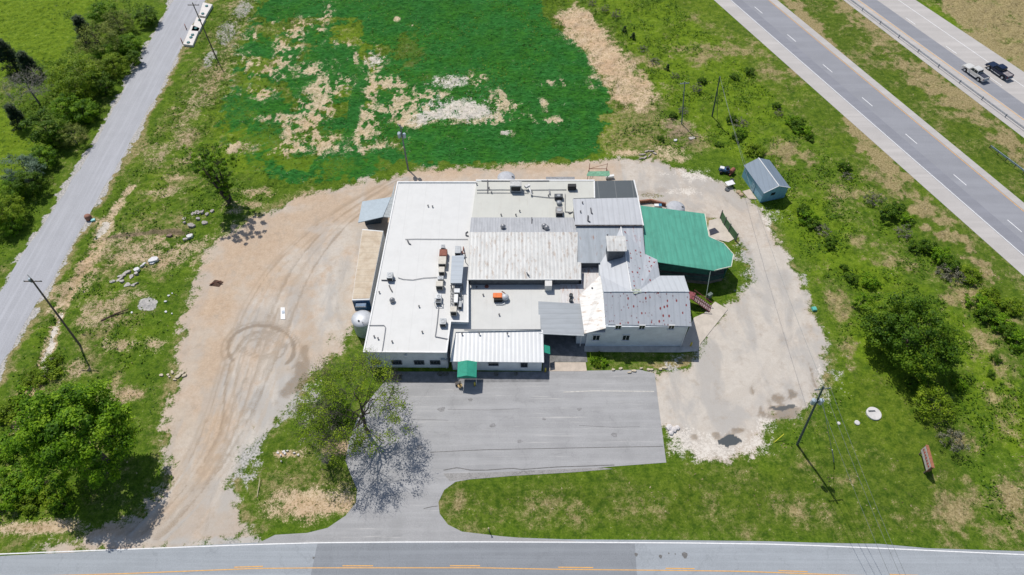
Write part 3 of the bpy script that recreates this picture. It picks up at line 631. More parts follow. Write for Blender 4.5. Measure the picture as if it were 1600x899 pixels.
SPOT = ribbed('spotted_metal', (.47, .495, .53), .9, 'X', 0.12, .10, .45, spots=1, depth=.2); SPOT2 = ribbed('grey_wing_metal', (.50, .52, .55), .9, 'X', 0.08, .10, .45, depth=.2)
CANO = ribbed('canopy_metal', (.33, .36, .39), .9, 'Y', 0.05, .15, .5, depth=.3); DARKR = membrane('dark_membrane', (.085, .10, .11), .12)
WALLW = plain('painted_wall', (.66, .70, .73), .8, 0, .07, .7, .1); TRIM = plain('grey_trim', (.40, .43, .45), .6, 0, .1); DARKW = plain('dark_wall', (.10, .11, .12), .8, 0, .2)
WTRIM = plain('white_trim', (.76, .76, .75), .6, 0, .05)
GLASS = plain('window_glass', (.02, .028, .035), .12, 0, .1); PIPE = plain('pipe', (.30, .30, .31), .6, .2, .1); PIPED = plain('dark_pipe', (.11, .11, .12), .6, 0, .1)
GREEN_R = ribbed('green_metal', (.085, .37, .265), .9, 'X', 0, .26, .5, depth=.25); GREEN_A = plain('green_awning', (.022, .30, .20), .75, 0, .1); GREEN_D = plain('dark_green', (.012, .10, .075), .8, 0, .2)
bld = empty('commercial_building', G(800, 560)); tag(bld, 'white rambling commercial building of joined flat and metal roofs beside the parking lot', 'building')
bl = np.array(bld.location)
def P3(pts, z=None): return [G(p[0], p[1], p[2] if len(p) > 2 else z) for p in pts]
def roof(pts, z, m, name='roof', th=.18, wall=True, wm=None, zb=0.0, inset=.25, base=None):
    top = P3(pts, z); o = MB().prism(top, thick=th).build(name, m, bld)
    if wall:
        c = np.array(top)[:, :2].mean(0); q = []
        for p in top:
            d = np.array([c[0]-p[0], c[1]-p[1]]); d = d/np.linalg.norm(d)*inset*1.3; q.append((p[0]+d[0], p[1]+d[1], p[2]-th-.005))
        MB().prism(q, bottom=zb).build('wall', wm or WALLW, bld)
    return o
# west flat block: white membrane inside a low parapet cap
Wp = [(568, 550), (621, 284), (745, 284), (741, 330), (734, 362), (731, 440), (731, 503), (704, 502), (697, 551)]
rw = roof(Wp, 4.6, MEM_W, th=.3, inset=.12)
def cap(pts, z, m, parent, wd=.22, h=.10, closed=False, name='parapet_cap'):
    b = MB(); P = P3(pts, z+h/2)
    for i in range(len(P)-1+(1 if closed else 0)):
        a, c = P[i], P[(i+1) % len(P)]; L_ = math.dist(a, c); b.box(((a[0]+c[0])/2, (a[1]+c[1])/2, (a[2]+c[2])/2+.003*i), (L_+wd*.9, wd, h), math.atan2(c[1]-a[1], c[0]-a[0]))
    return b.build(name, m, parent)
cap([(697, 550.5), (568.5, 549.5), (621.5, 284.5), (745, 284.5)], 4.6, WTRIM, bld)
cap([(731, 440), (731, 503), (704, 502), (697.5, 550)], 4.6, WTRIM, bld)
cap([(622, 286.5), (744, 286.5)], 4.6, TRIM, bld, .18, .05)
Fp = [(703, 565, 2.7), (850, 566.5, 2.7), (848.5, 516, 3.45), (712, 518, 3.45), (709, 522, 3.4)]
roof(Fp, None, RIB_F, th=.12)
roof([(703.5, 560), (703, 504.5), (732, 504.5), (732, 444), (875, 444), (877, 474), (843, 474), (845, 516), (712, 519), (710, 530)], 3.58, MEM_M, th=.25, inset=.1)
cap([(732, 518), (845, 516)], 3.5, TRIM, bld, .12, .16, name='flashing')
roof([(734, 363, 6.0), (903, 363, 6.0), (902, 410, 5.45), (908, 410, 5.45), (908, 437, 5.1), (731, 437, 5.1)], None, RIB_C, th=.15, wm=DARKW)
cap([(731, 437), (908, 437)], 5.0, WTRIM, bld, .12, .16, name='gutter')
roof([(736, 340, 5.2), (896, 340, 5.2), (903, 363, 5.98), (734, 363, 5.98)], None, RIB_S, th=.12, inset=.3)
roof([(745, 281), (928, 281), (928, 309), (896, 310), (896, 341), (737, 341)], 4.95, MEM_N, th=.3, inset=.12)
cap([(745, 282), (928, 282)], 4.95, WTRIM, bld, .3, .10); cap([(928.5, 283), (929, 309)], 4.95, WTRIM, bld, .2, .1)
roof([(929, 283), (990, 282), (997, 310), (930, 310)], 4.9, DARKR, th=.3, inset=.12); cap([(990.5, 282), (997, 309)], 4.9, WTRIM, bld, .2, .12)
roof([(895, 311), (997, 309), (1005, 352), (899, 352)], 6.5, GRY_E1, th=.2); cap([(899, 352.5), (1005, 352.5)], 6.3, plain('rusty_gutter', (.28, .23, .21), .8, 0, .3, 2), bld, .14, .2, name='gutter')
cap([(997, 309.5), (1005, 352)], 6.42, WTRIM, bld, .2, .12)
# slate metal slopes either side of the wing
roof([(900, 354, 6.1), (975, 354, 6.1), (960, 385, 5.9), (938, 411, 5.25), (900, 411, 5.25)], None, GRY_E2, th=.12, wm=DARKW)  # wall below this slope is coloured dark for the shadow there
roof([(968, 354, 6.1), (1004, 354, 6.1), (1008, 399, 5.3), (1000, 399, 5.4)], None, ribbed('rust_streaked_metal', (.44, .47, .51), .9, 'X', .42, .1, .5, rustc=(.28, .07, .05)), th=.12)
apex = (970, 354, 6.2); rid = (987, 456, 7.75)
def plane(pts, m, name='roof', th=.12): return MB().prism(P3(pts), thick=th).build(name, m, bld)
plane([apex, rid, (938, 430, 5.5), (938, 411, 5.35), (962, 374, 5.9)], SPOT2)
plane([apex, (1008, 397, 5.45), (1027, 406, 5.35), (1031, 431, 5.5), (1000, 453, 7.3), rid], SPOT)
cap([apex, rid], None, WTRIM, bld, .2, .06, name='ridge_cap') if False else MB().tube(G(*apex), G(*rid), .09, .09, 6).build('ridge_cap', WTRIM, bld)
# the two-storey house part
plane([(987, 456, 7.7), (1077, 456, 7.7), (1069, 431, 5.6), (1031, 431, 5.6), (999, 453.5, 7.45)], SPOT2)
plane([(938, 430, 5.6), (987, 456, 7.7), (943, 456, 7.7)], SPOT2)
plane([(943, 456, 7.72), (1077, 456, 7.72), (1080.5, 510, 5.55), (946, 507, 5.55)], SPOT)
MB().tube(G(943, 456, 7.75), G(1077, 456, 7.75), .08, .08, 6).build('ridge_cap', plain('light_ridge', (.56, .59, .62), .6), bld)
MB().sheet([on_wall(988, 453, 60)]*0 or [(p[0], p[1], p[2]+.10) for p in P3([(986, 453, 7.75), (1000, 452, 7.6), (1003, 458, 7.6), (990, 460, 7.6)])]).build('roof_patch', plain('mossy_patch', (.50, .54, .44), .8, 0, .4, 3), bld)
hx0, hx1, hy0, hy1 = 11.4, 26.4, 57.5, 66.6; hb = MB()
hb.box(((14.1+hx1)/2, (hy0+hy1)/2, 2.7), (hx1-14.1, hy1-hy0, 5.4))
hb.add([(hx1, hy0, 5.4), (hx1, hy1, 5.4), (hx1, (hy0+hy1)/2, 7.35), (hx1-.3, hy0, 5.4), (hx1-.3, hy1, 5.4), (hx1-.3, (hy0+hy1)/2, 7.35)], [(0, 1, 2), (4, 3, 5), (0, 2, 5, 3), (1, 4, 5, 2)])
hb.add([(14.1, hy0, 5.4), (14.1, hy1, 5.4), (14.1, (hy0+hy1)/2, 7.35), (14.4, hy0, 5.4), (14.4, hy1, 5.4), (14.4, (hy0+hy1)/2, 7.35)], [(1, 0, 2), (3, 4, 5), (3, 5, 2, 0), (4, 1, 2, 5)])
hb.build('wall', WALLW, bld)
MB().box(((hx0+14.1)/2, (hy0+hy0+7)/2+.02, 1.95), (14.1-hx0, 7, 3.9)).build('wall', WALLW, bld)
MB().box(((14+22.6)/2, 68.4, 2.5), (22.6-14, 3.8, 4.9)).build('wall', WALLW, bld); MB().box((18, 73.4, 2.4), (6.5, 6, 4.8)).build('wall', WALLW, bld)
plane([(938, 430, 5.3), (943, 456, 5.5), (946.5, 513, 4.9), (913, 521.5, 4.15), (905, 462, 4.15)], RIB_L)
plane([(875, 445), (908, 445), (908, 420), (938.5, 420), (938.5, 433), (912, 470), (912, 477), (877, 476)] and [(875, 444, 3.7), (908, 444, 3.7), (908, 418, 3.7), (940, 418, 3.7), (940, 433, 3.7), (916, 478, 3.62), (877, 476, 3.62)], RIB_R)
plane([(841, 471, 3.75), (911, 475, 3.75), (912.5, 524.5, 3.35), (842, 521, 3.35)], CANO, 'canopy_roof', .16)
cap([(843, 521.5), (912, 524.8)], 3.22, TRIM, bld, .14, .16, name='gutter')
for px, py in ((850, 523), (909, 526)):
    p = G(px, py, 3.2); MB().tube((p[0], p[1]+.3, 0), (p[0], p[1]+.3, 3.2), .07, .07, 8).build('post', WTRIM, bld)
MB().box((G(893, 540)[0]+1.5, 60, 1.5), (1.6, 4, 3.0)).build('wall', WALLW, bld)
MB().box((7.2, 69, 1.7), (9.5, .3, 3.3)).build('wall', DARKW, bld)
# windows: frame with panes
def window(px, py, wpx, hpx, Yw, fr=DARKW, n=2, sill=True):
    c = on_wall(px, py, Yw); a = on_wall(px, py-hpx/2, Yw); b = on_wall(px, py+hpx/2, Yw)
    wd = wpx*(H-c[2])/(F*SP+(py-449.5)*CP); ht = abs(a[2]-b[2])
    f = MB(); t_ = .07
    for dx, dz, sx, sz in ((-wd/2, 0, t_, ht), (wd/2, 0, t_, ht), (0, ht/2, wd+t_, t_), (0, -ht/2, wd+t_, t_)): f.box((c[0]+dx, Yw-.05, c[2]+dz), (sx, .12, sz))
    for k in range(1, n): f.box((c[0]-wd/2+wd*k/n, Yw-.05, c[2]), (.045, .09, ht-t_))
    wn = f.build('window', fr, bld); MB().box((c[0], Yw-.02, c[2]), (wd-t_, .03, ht-t_)).build('pane', GLASS, wn)
    if sill: MB().box((c[0], Yw-.1, c[2]-ht/2-.06), (wd+.2, .22, .06)).build('sill', WTRIM, wn)
    return wn
Yw1 = G(600, 578)[1]+.12; Yf = G(600, 580)[1]+.22; Yh = 57.5
yw_top = G(632, 550, 4.6)[1]+.02
for px in (588, 620, 655, 680): window(px, 566.3, 15, 5.2, yw_top+.0, n=3)
yf_top = G(775, 566, 2.7)[1]+.02
window(771, 568.8, 15, 3.6, yf_top, n=3); window(819, 570.3, 10, 5.5, yf_top, n=2)
MB().box((on_wall(694, 563, yw_top)[0], yw_top-.15, 2.6), (.9, .28, .3)).build('wall_box', TRIM, bld)
for px in (966, 1003, 1049): window(px, 511, 9, 6.0, Yh-.02, WTRIM, 2)
for px in (931.5, 978): window(px, 527.5, 11, 8, Yh-.02, WTRIM, 2)
lt = on_wall(634, 554, yw_top); l_ = MB().box((lt[0], lt[1]-.18, lt[2]), (.35, .3, .22)).build('wall_lamp', plain('lamp_white', (.8, .8, .8), .4), bld)
dk = on_wall(730, 575, yf_top); MB().box((dk[0], yf_top-.03, 1.05), (2.0, .06, 2.1)).build('door', plain('door_dark', (.03, .05, .05), .3), bld)
# gable vent, downspouts, ventilators
for px, z in ((697.5, 4.4), (1066, 5.2), (574, 4.4)):
    yy = yw_top-.1 if px < 900 else Yh-.1; xx = on_wall(px, 572 if px < 900 else 535, yy)[0]; MB().tube((xx, yy, .1), (xx, yy, z), .05, .05, 6).build('downspout', WTRIM, bld)
# green gabled entrance awning and small side awning
aw = []
xl, xr = G(715, 570, 2.9)[0], G(745, 570, 2.9)[0]; y1 = yf_top; y0 = G(730, 588.5, 2.7)[1]; xm = (xl+xr)/2
b = MB(); b.add([(xl, y0, 2.5), (xr, y0, 2.5), (xr, y1, 2.75), (xl, y1, 2.75), (xm, y0, 3.0), (xm, y1, 3.2)], [(0, 4, 5, 3), (4, 1, 2, 5), (0, 1, 4), (2, 3, 5), (3, 2, 1, 0)])
b.add([(xl, y0-.02, 2.25), (xr, y0-.02, 2.25), (xr, y0-.02, 2.52), (xl, y0-.02, 2.52)], [(0, 1, 2, 3)])
awn = b.build('awning', GREEN_A, bld)
for xx in (xl+.1, xr-.1): MB().tube((xx, y0+.1, 0), (xx, y0+.1, 2.5), .04, .04, 6).build('post', WTRIM, awn)
p = G(855, 546, 2.7); MB().add([(p[0]-.45, p[1]-.7, 2.9), (p[0]+.45, p[1]-.7, 2.45), (p[0]+.45, p[1]+.7, 2.45), (p[0]-.45, p[1]+.7, 2.9), (p[0]+.42, p[1]-.7, 2.25), (p[0]+.42, p[1]+.7, 2.25)], [(0, 1, 2, 3), (1, 4, 5, 2)]).build('awning', GREEN_A, bld)
# big ventilator house on the wing ridge, dark box under a pale roof
zc = 8.9; vt = P3([(948, 368), (977, 368), (978, 391), (949, 391)], zc); xs = [q[0] for q in vt]; ys_ = [q[1] for q in vt]
x0, x1, yA, yB = min(xs), max(xs), min(ys_), max(ys_)
cu = MB().prism([(x0, yA, zc-.25), (x1, yA, zc-.25), (x1, (yA+yB)/2+.3, zc+.1), (x0, (yA+yB)/2+.3, zc+.1)], thick=.1).prism([(x0, (yA+yB)/2+.305, zc+.1), (x1, (yA+yB)/2+.305, zc+.1), (x1, yB, zc-.1), (x0, yB, zc-.1)], thick=.1).build('roof_ventilator', RIB_C, bld)
MB().box(((x0+x1)/2, (yA+yB)/2, (zc-.45+5.6)/2), (x1-x0-.7, yB-yA-.6, zc-.45-5.6)).build('vent_box', DARKW, cu)
# duct chimney in front of ribbed roof
p = P3([(851.5, 436), (862.5, 436), (862.5, 447), (851.5, 447)], 5.0); MB().prism(p, bottom=3.6).build('chimney', plain('pale_duct', (.66, .65, .62), .7, 0, .08), bld)
# timber strip roof and posts behind, north side
plane([(853, 276.5, 3.0), (898, 276.5, 3.0), (898, 281.5, 3.1), (853, 281.5, 3.1)], plain('grey_strip', (.26, .26, .27), .7), 'lean_to_roof', .1)
# vent pipes on roofs, short stubs and lines of conduit
def stub(px, py, z, h=.5, r=.09, m=PIPED, parent=bld): p = G(px, py, z); return MB().lathe(p, [(r, 0), (r, h*.7), (r*1.8, h*.72), (r*1.8, h)], 8).build('vent_pipe', m, parent)
for q in ((638, 379, 4.6), (669, 323, 4.6), (676, 324, 4.6), (593, 458, 4.6), (806, 337, 4.95), (812, 331, 4.95), (783, 337, 4.95), (768, 302, 4.95), (764, 295, 4.95), (831, 301, 4.95), (857, 307, 4.95), (745, 289, 4.95),
          (910, 318, 6.5), (907, 332, 6.5), (949, 369, 6.2), (755, 462, 3.58), (745, 450, 3.58), (780, 493, 3.58), (749, 522, 3.5), (793, 522.5, 3.5), (655, 480, 4.6), (591, 530, 4.6), (613, 535, 4.6), (585, 527, 4.6), (722, 523, 3.4), (660, 520, 4.6), (925, 452, 4.6), (982, 447, 7.0)): stub(*q, h=.35, r=.08)
for q in ((613.5, 472, 4.6), (786, 357, 5.8), (850, 356, 5.8), (854, 359, 5.8)):
    p = G(q[0], q[1], q[2]-.1); MB().lathe(p, [(.25, 0), (.25, .35), (.42, .38), (.45, .55), (.30, .80), (.05, .9)], 14).build('roof_vent', plain('galvanised', (.36, .36, .37), .45, .5, .2), bld, smooth=True)
def conduit(pts, z, r=.05, m=PIPE, name='conduit'): return MB().path([G(q[0], q[1], (q[2] if len(q) > 2 else z)+.12) for q in pts], r, 5).build(name, m, bld)
conduit([(633, 374), (652, 373.6), (671, 373.8), (690, 373.8), (708, 374), (731, 374)], 4.6); conduit([(636, 375), (639, 381), (642, 382)], 4.6, .09, PIPED)
conduit([(622, 434), (630, 436.5), (645, 437.5), (662, 434.5), (683, 433.5)], 4.6); conduit([(608, 446), (610, 451), (613, 456)], 4.6, .10, PIPED)
conduit([(685.5, 480), (683, 505), (680, 526), (700, 530)], 4.6, .07); conduit([(577, 508.5), (600, 508.5), (602.5, 511.5), (600, 530), (597, 549)], 4.6, .06)
conduit([(731, 362), (728, 364), (728, 368), (732, 369)], 4.6, .10, PIPED)
conduit([(762, 281.5), (762, 302)], 4.95, .09, PIPED); conduit([(745, 297), (780, 296.5), (830, 297), (885, 296.5)], 4.95, .06); conduit([(745, 301.5), (800, 301.5), (826, 302)], 4.95, .05); conduit([(752, 282.6), (800, 282.8), (858, 282.6)], 4.97, .06, PIPED)
conduit([(830, 306), (858, 309), (880, 309)], 4.95, .06); conduit([(883, 303), (883, 331), (895, 332)], 4.95, .06); conduit([(888, 332), (890, 334), (895, 331)], 4.95, .08, PIPED)
conduit([(862, 344), (826, 345)], 5.2, .001) if False else None
conduit([(831, 340), (831, 350)], 5.4, .09, PIPED); conduit([(823, 426, 5.3), (824, 428, 5.3), (827, 431, 5.3)], 5.3, .09, PIPED)
conduit([(923, 325), (924, 333), (926, 334)], 6.5, .10, PIPED); conduit([(919, 337), (918.5, 345), (922, 347)], 6.5, .12, PIPED)
conduit([(950.5, 444, 6.3), (950, 449, 6.6), (952, 451, 6.7)], 6.5, .09, PIPE)
conduit([(725, 515), (845, 515)], 3.6, .05)
hk = MB().path([G(826, 292, 5.6), G(829, 299, 5.5), G(830.5, 305, 5.3)], .16, 8).build('duct', plain('pale_metal', (.60, .60, .59), .5, .2), bld); MB().box(G(824, 291, 5.7), (.9, .5, .4), .6).build('duct', M['pale_metal'], bld)
MB().path([G(858, 296, 5.3), G(859, 303, 5.2)], .13, 8).build('duct', PIPE, bld)
# two small round exhausts on the rusty roof
for q in ((892, 463.5), (892, 471)):
    MB().lathe(G(q[0], q[1], 3.65), [(.30, 0), (.30, .5), (.22, .55), (.22, .4)], 12).build('exhaust', DARKW, bld)
# steps of pads outside
pad = MB().prism(flat(PW([(866, 566.5), (915, 566.5), (917, 580.5), (858, 580.5), (858, 575), (866, 575)]), .05), thick=.05).build('concrete_pad', plain('tan_concrete', (.54, .46, .38), .9, 0, .08, 1), None); tag(pad, kind='structure')
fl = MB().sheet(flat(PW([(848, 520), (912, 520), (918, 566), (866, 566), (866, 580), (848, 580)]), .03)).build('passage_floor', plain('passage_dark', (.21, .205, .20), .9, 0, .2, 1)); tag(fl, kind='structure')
sw_ = MB().prism(flat(PW([(913, 541), (1068, 542), (1090, 535), (1094, 540), (1090, 549), (1060, 551), (913, 550)]), .07), thick=.07).build('sidewalk', CONC); tag(sw_, kind='structure')
pt = MB().prism(flat(PW([(1064, 541), (1084, 497), (1100, 490), (1117, 472), (1137, 484), (1095, 537), (1090, 545)]), .09), thick=.09).build('patio', plain('patio_concrete', (.56, .50, .43), .9, 0, .08, .7)); tag(pt, kind='structure')
pt2 = MB().prism(flat(PW([(1108, 345), (1122, 342), (1150, 372), (1138, 379), (1116, 374), (1104, 372)]), .09), thick=.09).build('patio', M['patio_concrete']); tag(pt2, kind='structure')

# ------------------------------------------------------------------ green roofed pavilion with deck and red stairs
pv = empty('green_pavilion', G(1070, 440)); tag(pv, 'green metal roofed open deck pavilion with angled east end beside the house part', 'pavilion')
GP = [(998, 321, 5.0), (1101, 334, 4.2), (1107.5, 370, 4.2), (1131, 381, 4.1), (1146, 398, 4.1), (1142.5, 417, 4.1), (1115.5, 423, 4.15), (1029, 410, 4.9), (1008, 399, 5.0), (1005, 352, 5.0)]
MB().prism(P3(GP), thick=.14).build('roof', GREEN_R, pv)
cream = plain('cream_fascia', (.72, .70, .58), .6)
b = MB(); e = P3([(1101, 334, 4.12), (1107.5, 370, 4.12), (1131, 381, 4.02), (1146, 398, 4.02), (1142.5, 417, 4.02), (1115.5, 423, 4.07)])
for i in range(len(e)-1):
    a, c = e[i], e[i+1]; b.box(((a[0]+c[0])/2, (a[1]+c[1])/2, (a[2]+c[2])/2), (math.dist(a, c), .10, .22), math.atan2(c[1]-a[1], c[0]-a[0]))
b.build('fascia', cream, pv)
foot = [(p_[0], p_[1]) for p_ in P3(GP)]; cc_ = np.mean(np.array(foot), 0)
ins = [tuple(np.array(q)+(cc_-np.array(q))*.07) for q in foot]
MB().prism([(q[0], q[1], .75) for q in ins], bottom=0.0).build('deck', plain('deck_boards', (.16, .14, .12), .9, 0, .2, 2), pv)
for k in (1, 2, 3, 4, 5, 6, 7):
    q = ins[k]; MB().tube((q[0], q[1], .75), (q[0], q[1], 4.0), .09, .09, 6).build('post', GREEN_D, pv)
b = MB()
for k in (1, 2, 3, 4, 5, 6):
    a, c = ins[k], ins[k+1]; L_ = math.dist(a, c); n = int(L_/.14)
    b.tube((a[0], a[1], 1.75), (c[0], c[1], 1.75), .05, .05, 4); b.tube((a[0], a[1], .95), (c[0], c[1], .95), .04, .04, 4)
    for j in range(n): t_ = j/n; b.tube((a[0]*(1-t_)+c[0]*t_, a[1]*(1-t_)+c[1]*t_, .75), (a[0]*(1-t_)+c[0]*t_, a[1]*(1-t_)+c[1]*t_, 1.75), .02, .02, 3, False)
b.build('railing', GREEN_D, pv)
a, c = ins[6], ins[7]; MB().box(((a[0]+c[0])/2, (a[1]+c[1])/2+.1, 3.2), (math.dist(a, c)*.98, .06, 1.5), math.atan2(c[1]-a[1], c[0]-a[0])).build('screen', GREEN_D, pv)
q = G(1103, 470); a = G(1111, 433, 3.6); MB().tube((q[0], q[1]+.3, .1), (q[0]+.35, q[1]+3.0, 4.0), .05, .05, 6).build('downspout', plain('pale_green', (.45, .55, .48), .6), pv)
MB().box((q[0]+.5, q[1]+.5, .6), (.9, .5, 1.1), .6).build('panel', plain('grey_green', (.14, .18, .16), .7), pv)
# stairs
RED = plain('red_paint', (.24, .06, .07), .7, 0, .15, 3)
st = empty('stairs', G(1112, 483)); tag(st, 'red painted outdoor stairs with railings leading from deck down to the patio', 'stairs')
s0 = np.array(G(1082, 463, 1.9)); s1 = np.array(G(1110, 483, .1)); dv = s1-s0; dv[2] = 0; ln = np.linalg.norm(dv); u = dv/ln; nrm = np.array([-u[1], u[0], 0]); rz = math.atan2(u[1], u[0])
n = 10; b = MB()
for i in range(n):
    p = s0+u*ln*(i+.5)/n; b.box((p[0], p[1], 1.9-(i+.5)*1.8/n), (ln/n*.92, 1.15, .06), rz)
b.build('treads', plain('worn_tread', (.33, .24, .24), .9, 0, .25, 4), st)
for sgn in (-1, 1):
    o = nrm*.62*sgn; b = MB(); b.tube(s0+o+np.array([0, 0, .9]), s1+o+np.array([0, 0, .9]), .06, .06, 5); b.tube(s0+o, s1+o, .09, .09, 4)
    for i in range(8): t_ = i/7; p = s0*(1-t_)+s1*t_+o; b.tube(p, p+np.array([0, 0, .9]), .03, .03, 4)
    b.build('railing', RED, st)
MB().box((s0[0]-.3, s0[1]+.2, 1.88), (1.4, 1.5, .1), rz).build('landing', RED, st)
# ================================================================== rooftop machines
BEIGE = plain('beige_metal', (.52, .49, .43), .6, .1, .1, 2); BRN = plain('rusty_brown', (.25, .09, .06), .8, 0, .2, 3); GMET = plain('grey_metal', (.34, .36, .38), .55, .2, .12, 2); LMET = plain('light_metal', (.55, .57, .59), .55, .1, .1, 2)
BLK = plain('black_grille', (.018, .018, .02), .7); ORG = plain('orange_paint', (.75, .17, .03), .6, 0, .12, 3)
def unit(px, py, w, d, z, h, m, label, cat, name='condenser_unit', group=None, fan=True, feet=.12, grille=True):
    """box machine whose top face is centred on a photo point"""
    c = G(px, py, z+h); wd = w*mpp(px, py, z+h); dp = max(d*mppy(px, py, z+h)*.92, .35)
    t = empty(name, (c[0], c[1], z)); tag(t, label, cat, group)
    MB().box((c[0], c[1], z+feet+(h-feet)/2), (wd, dp, h-feet)).build('casing', m, t, bevel=.03)
    b = MB()
    for sx in (-1, 1): b.box((c[0]+sx*wd*.38, c[1], z+feet/2), (.1, dp*.95, feet))
    b.build('skid', PIPED, t)
    if grille: MB().box((c[0], c[1]-dp/2-.012, z+feet+(h-feet)*.5), (wd*.8, .03, (h-feet)*.65)).build('grille', BLK, t)
    if fan:
        r = min(wd, dp)*.34; f = MB().lathe((c[0], c[1], z+h), [(r, 0), (r, .05), (r*.85, .05), (r*.80, .012)], 16).build('fan', GMET, t)
    return t
unit(609, 430, 9, 10, 4.6, 1.0, GMET, 'lone grey condenser on feet left on the white flat roof', 'roof unit', fan=True)
cn = MB().path([G(596, 438, 4.7), G(606, 438, 4.75), G(618, 438, 4.7)], .10, 6).build('pipe', PIPED); tag(cn, 'dark pipe lying across the feet of the lone grey condenser', 'pipe')
unit(692, 385, 6, 6, 4.6, .8, GMET, 'small grey fan unit at the back end of the left machine row', 'roof unit')
unit(692.5, 394.5, 12, 11, 4.6, 1.1, BRN, 'rusty brown condenser box in the left machine row', 'roof unit', fan=False)
unit(691, 406.5, 12, 13, 4.6, 1.2, BEIGE, 'large beige condenser just in front of the rusty brown one', 'roof unit', fan=False)
unit(690, 421, 9, 9, 4.6, 1.1, BEIGE, 'small square beige condenser third from the back of the left row', 'roof unit', fan=False)
unit(688.5, 434, 9, 6, 4.6, 1.0, GMET, 'low grey condenser in the middle of the left machine row', 'roof unit')
unit(686.5, 443, 11, 9, 4.6, 1.2, BEIGE, 'wide beige condenser beside the middle of the left row', 'roof unit', fan=False)
unit(685.5, 463, 8, 9, 4.6, .9, LMET, 'pale silver condenser near the front of the left row', 'roof unit')
sdn = empty('metal_stand', G(685, 475, 4.6)); tag(sdn, 'open metal stand with dark motor at the front of the left row', 'stand')
c = np.array(sdn.location); b = MB()
for sx in (-.5, .5):
    for sy in (-.4, .4): b.tube((c[0]+sx, c[1]+sy, 4.6), (c[0]+sx, c[1]+sy, 5.5), .04, .04, 5)
for sy in (-.4, .4): b.tube((c[0]-.6, c[1]+sy, 5.5), (c[0]+.6, c[1]+sy, 5.5), .05, .05, 5)
b.tube((c[0]-.5, c[1]-.4, 5.5), (c[0]-.5, c[1]+.4, 5.5), .05, .05, 5); b.tube((c[0]+.5, c[1]-.4, 5.5), (c[0]+.5, c[1]+.4, 5.5), .05, .05, 5)
b.build('frame', LMET, sdn); MB().box((c[0], c[1], 5.0), (.7, .6, .6)).build('motor', DARKW, sdn, bevel=.05)
unit(715.5, 390, 9, 12, 4.6, 1.1, GMET, 'grey box unit behind the long shade panel', 'roof unit', fan=False)
rp = MB().path([G(724, 386, 4.8), G(724, 391, 5.5), G(722, 396, 5.5), G(727, 396, 5.2)], .09, 6).build('pipe', BRN); tag(rp, 'red brown pipe standing beside the grey box unit', 'pipe')
# shade panel over the compressor rack
sh = empty('compressor_shelter', G(714, 421, 4.6)); tag(sh, 'long blue grey shade panel standing over the compressor rack', 'shelter')
pts = P3([(706, 400), (725.5, 399), (721.5, 442.5), (703.5, 442.5)], 6.4); MB().prism(pts, thick=.08).build('roof', ribbed('shade_metal', (.38, .43, .48), .9, 'Y', .04, .1, .5, depth=.3), sh)
b = MB()
for q in pts: b.tube((q[0]*.985, q[1], 4.6), (q[0]*.985, q[1], 6.3), .06, .06, 5)
b.build('frame', DARKW, sh)
b = MB()
for k in range(5): q = G(713-.6*k, 404+k*8, 5.3); b.box((q[0], q[1], 5.1), (1.3, .7, .8))
b.build('compressors', GMET, sh)
rk = empty('pipe_rack', G(713, 465, 4.6)); tag(rk, 'dark steel pipe rack running forward from under the shade panel', 'rack')
b = MB()
for px in (705, 709, 717, 722): b.path([G(px, 444, 5.2), G(px-.9, 482, 5.2)], .05, 5)
for py in (446, 455, 463, 471, 480): b.path([G(704, py, 5.15), G(721, py, 5.15)], .05, 5); b.path([G(704, py, 4.6), G(704, py, 5.2)], .05, 4); b.path([G(721, py, 4.6), G(721, py, 5.2)], .05, 4)
b.build('frame', DARKW, rk)
b = MB(); 
for px in (711, 714, 719): b.path([G(px, 444, 5.0), G(px-.6, 478, 5.0)], .10, 6)
b.build('pipes', GMET, rk)
unit(714, 454, 9, 7, 4.6, 1.2, LMET, 'silver box unit on the pipe rack nearest the shade panel', 'roof unit', fan=False)
unit(712.5, 466, 6, 14, 4.6, 1.2, WTRIM, 'narrow white box standing in the middle of the pipe rack', 'roof unit', fan=False)
unit(719, 475, 5, 10, 4.6, .7, GMET, 'slim grey motor at the right side of the pipe rack', 'roof unit', fan=False)
unit(708.5, 483, 10, 9, 4.6, 1.3, BEIGE, 'beige box unit closing the front end of the pipe rack', 'roof unit', fan=False)
unit(692, 502, 10, 10, 4.6, .9, GMET, 'grey unit alone in front of both machine rows', 'roof unit', fan=True)
# north roof
unit(806, 287, 18, 8, 4.95, 1.6, plain('pale_hood', (.50, .50, .49), .6), 'big pale cooling unit with dark open front at the north roof edge', 'roof unit', 'cooling_unit', fan=False)
unit(894, 289.5, 13, 5, 4.95, 1.0, BLK, 'black cooling box near the dark roof square', 'roof unit', 'cooling_unit', fan=False)
unit(873, 305.5, 13, 6, 4.95, .8, DARKW, 'dark flat fan unit behind the round roof vent', 'roof unit', 'cooling_unit')
rv = MB().lathe(G(873.5, 319, 4.95), [(.35, 0), (.35, .3), (.5, .32), (.45, .5), (.1, .6)], 16).build('roof_vent', GMET, None, smooth=True); tag(rv, 'small round vent between two fan units on the north roof', 'roof vent')
unit(874, 328, 11, 11, 4.95, 1.0, plain('taupe_metal', (.26, .25, .24), .6), 'taupe square unit nearest the grey ribbed strip', 'roof unit')
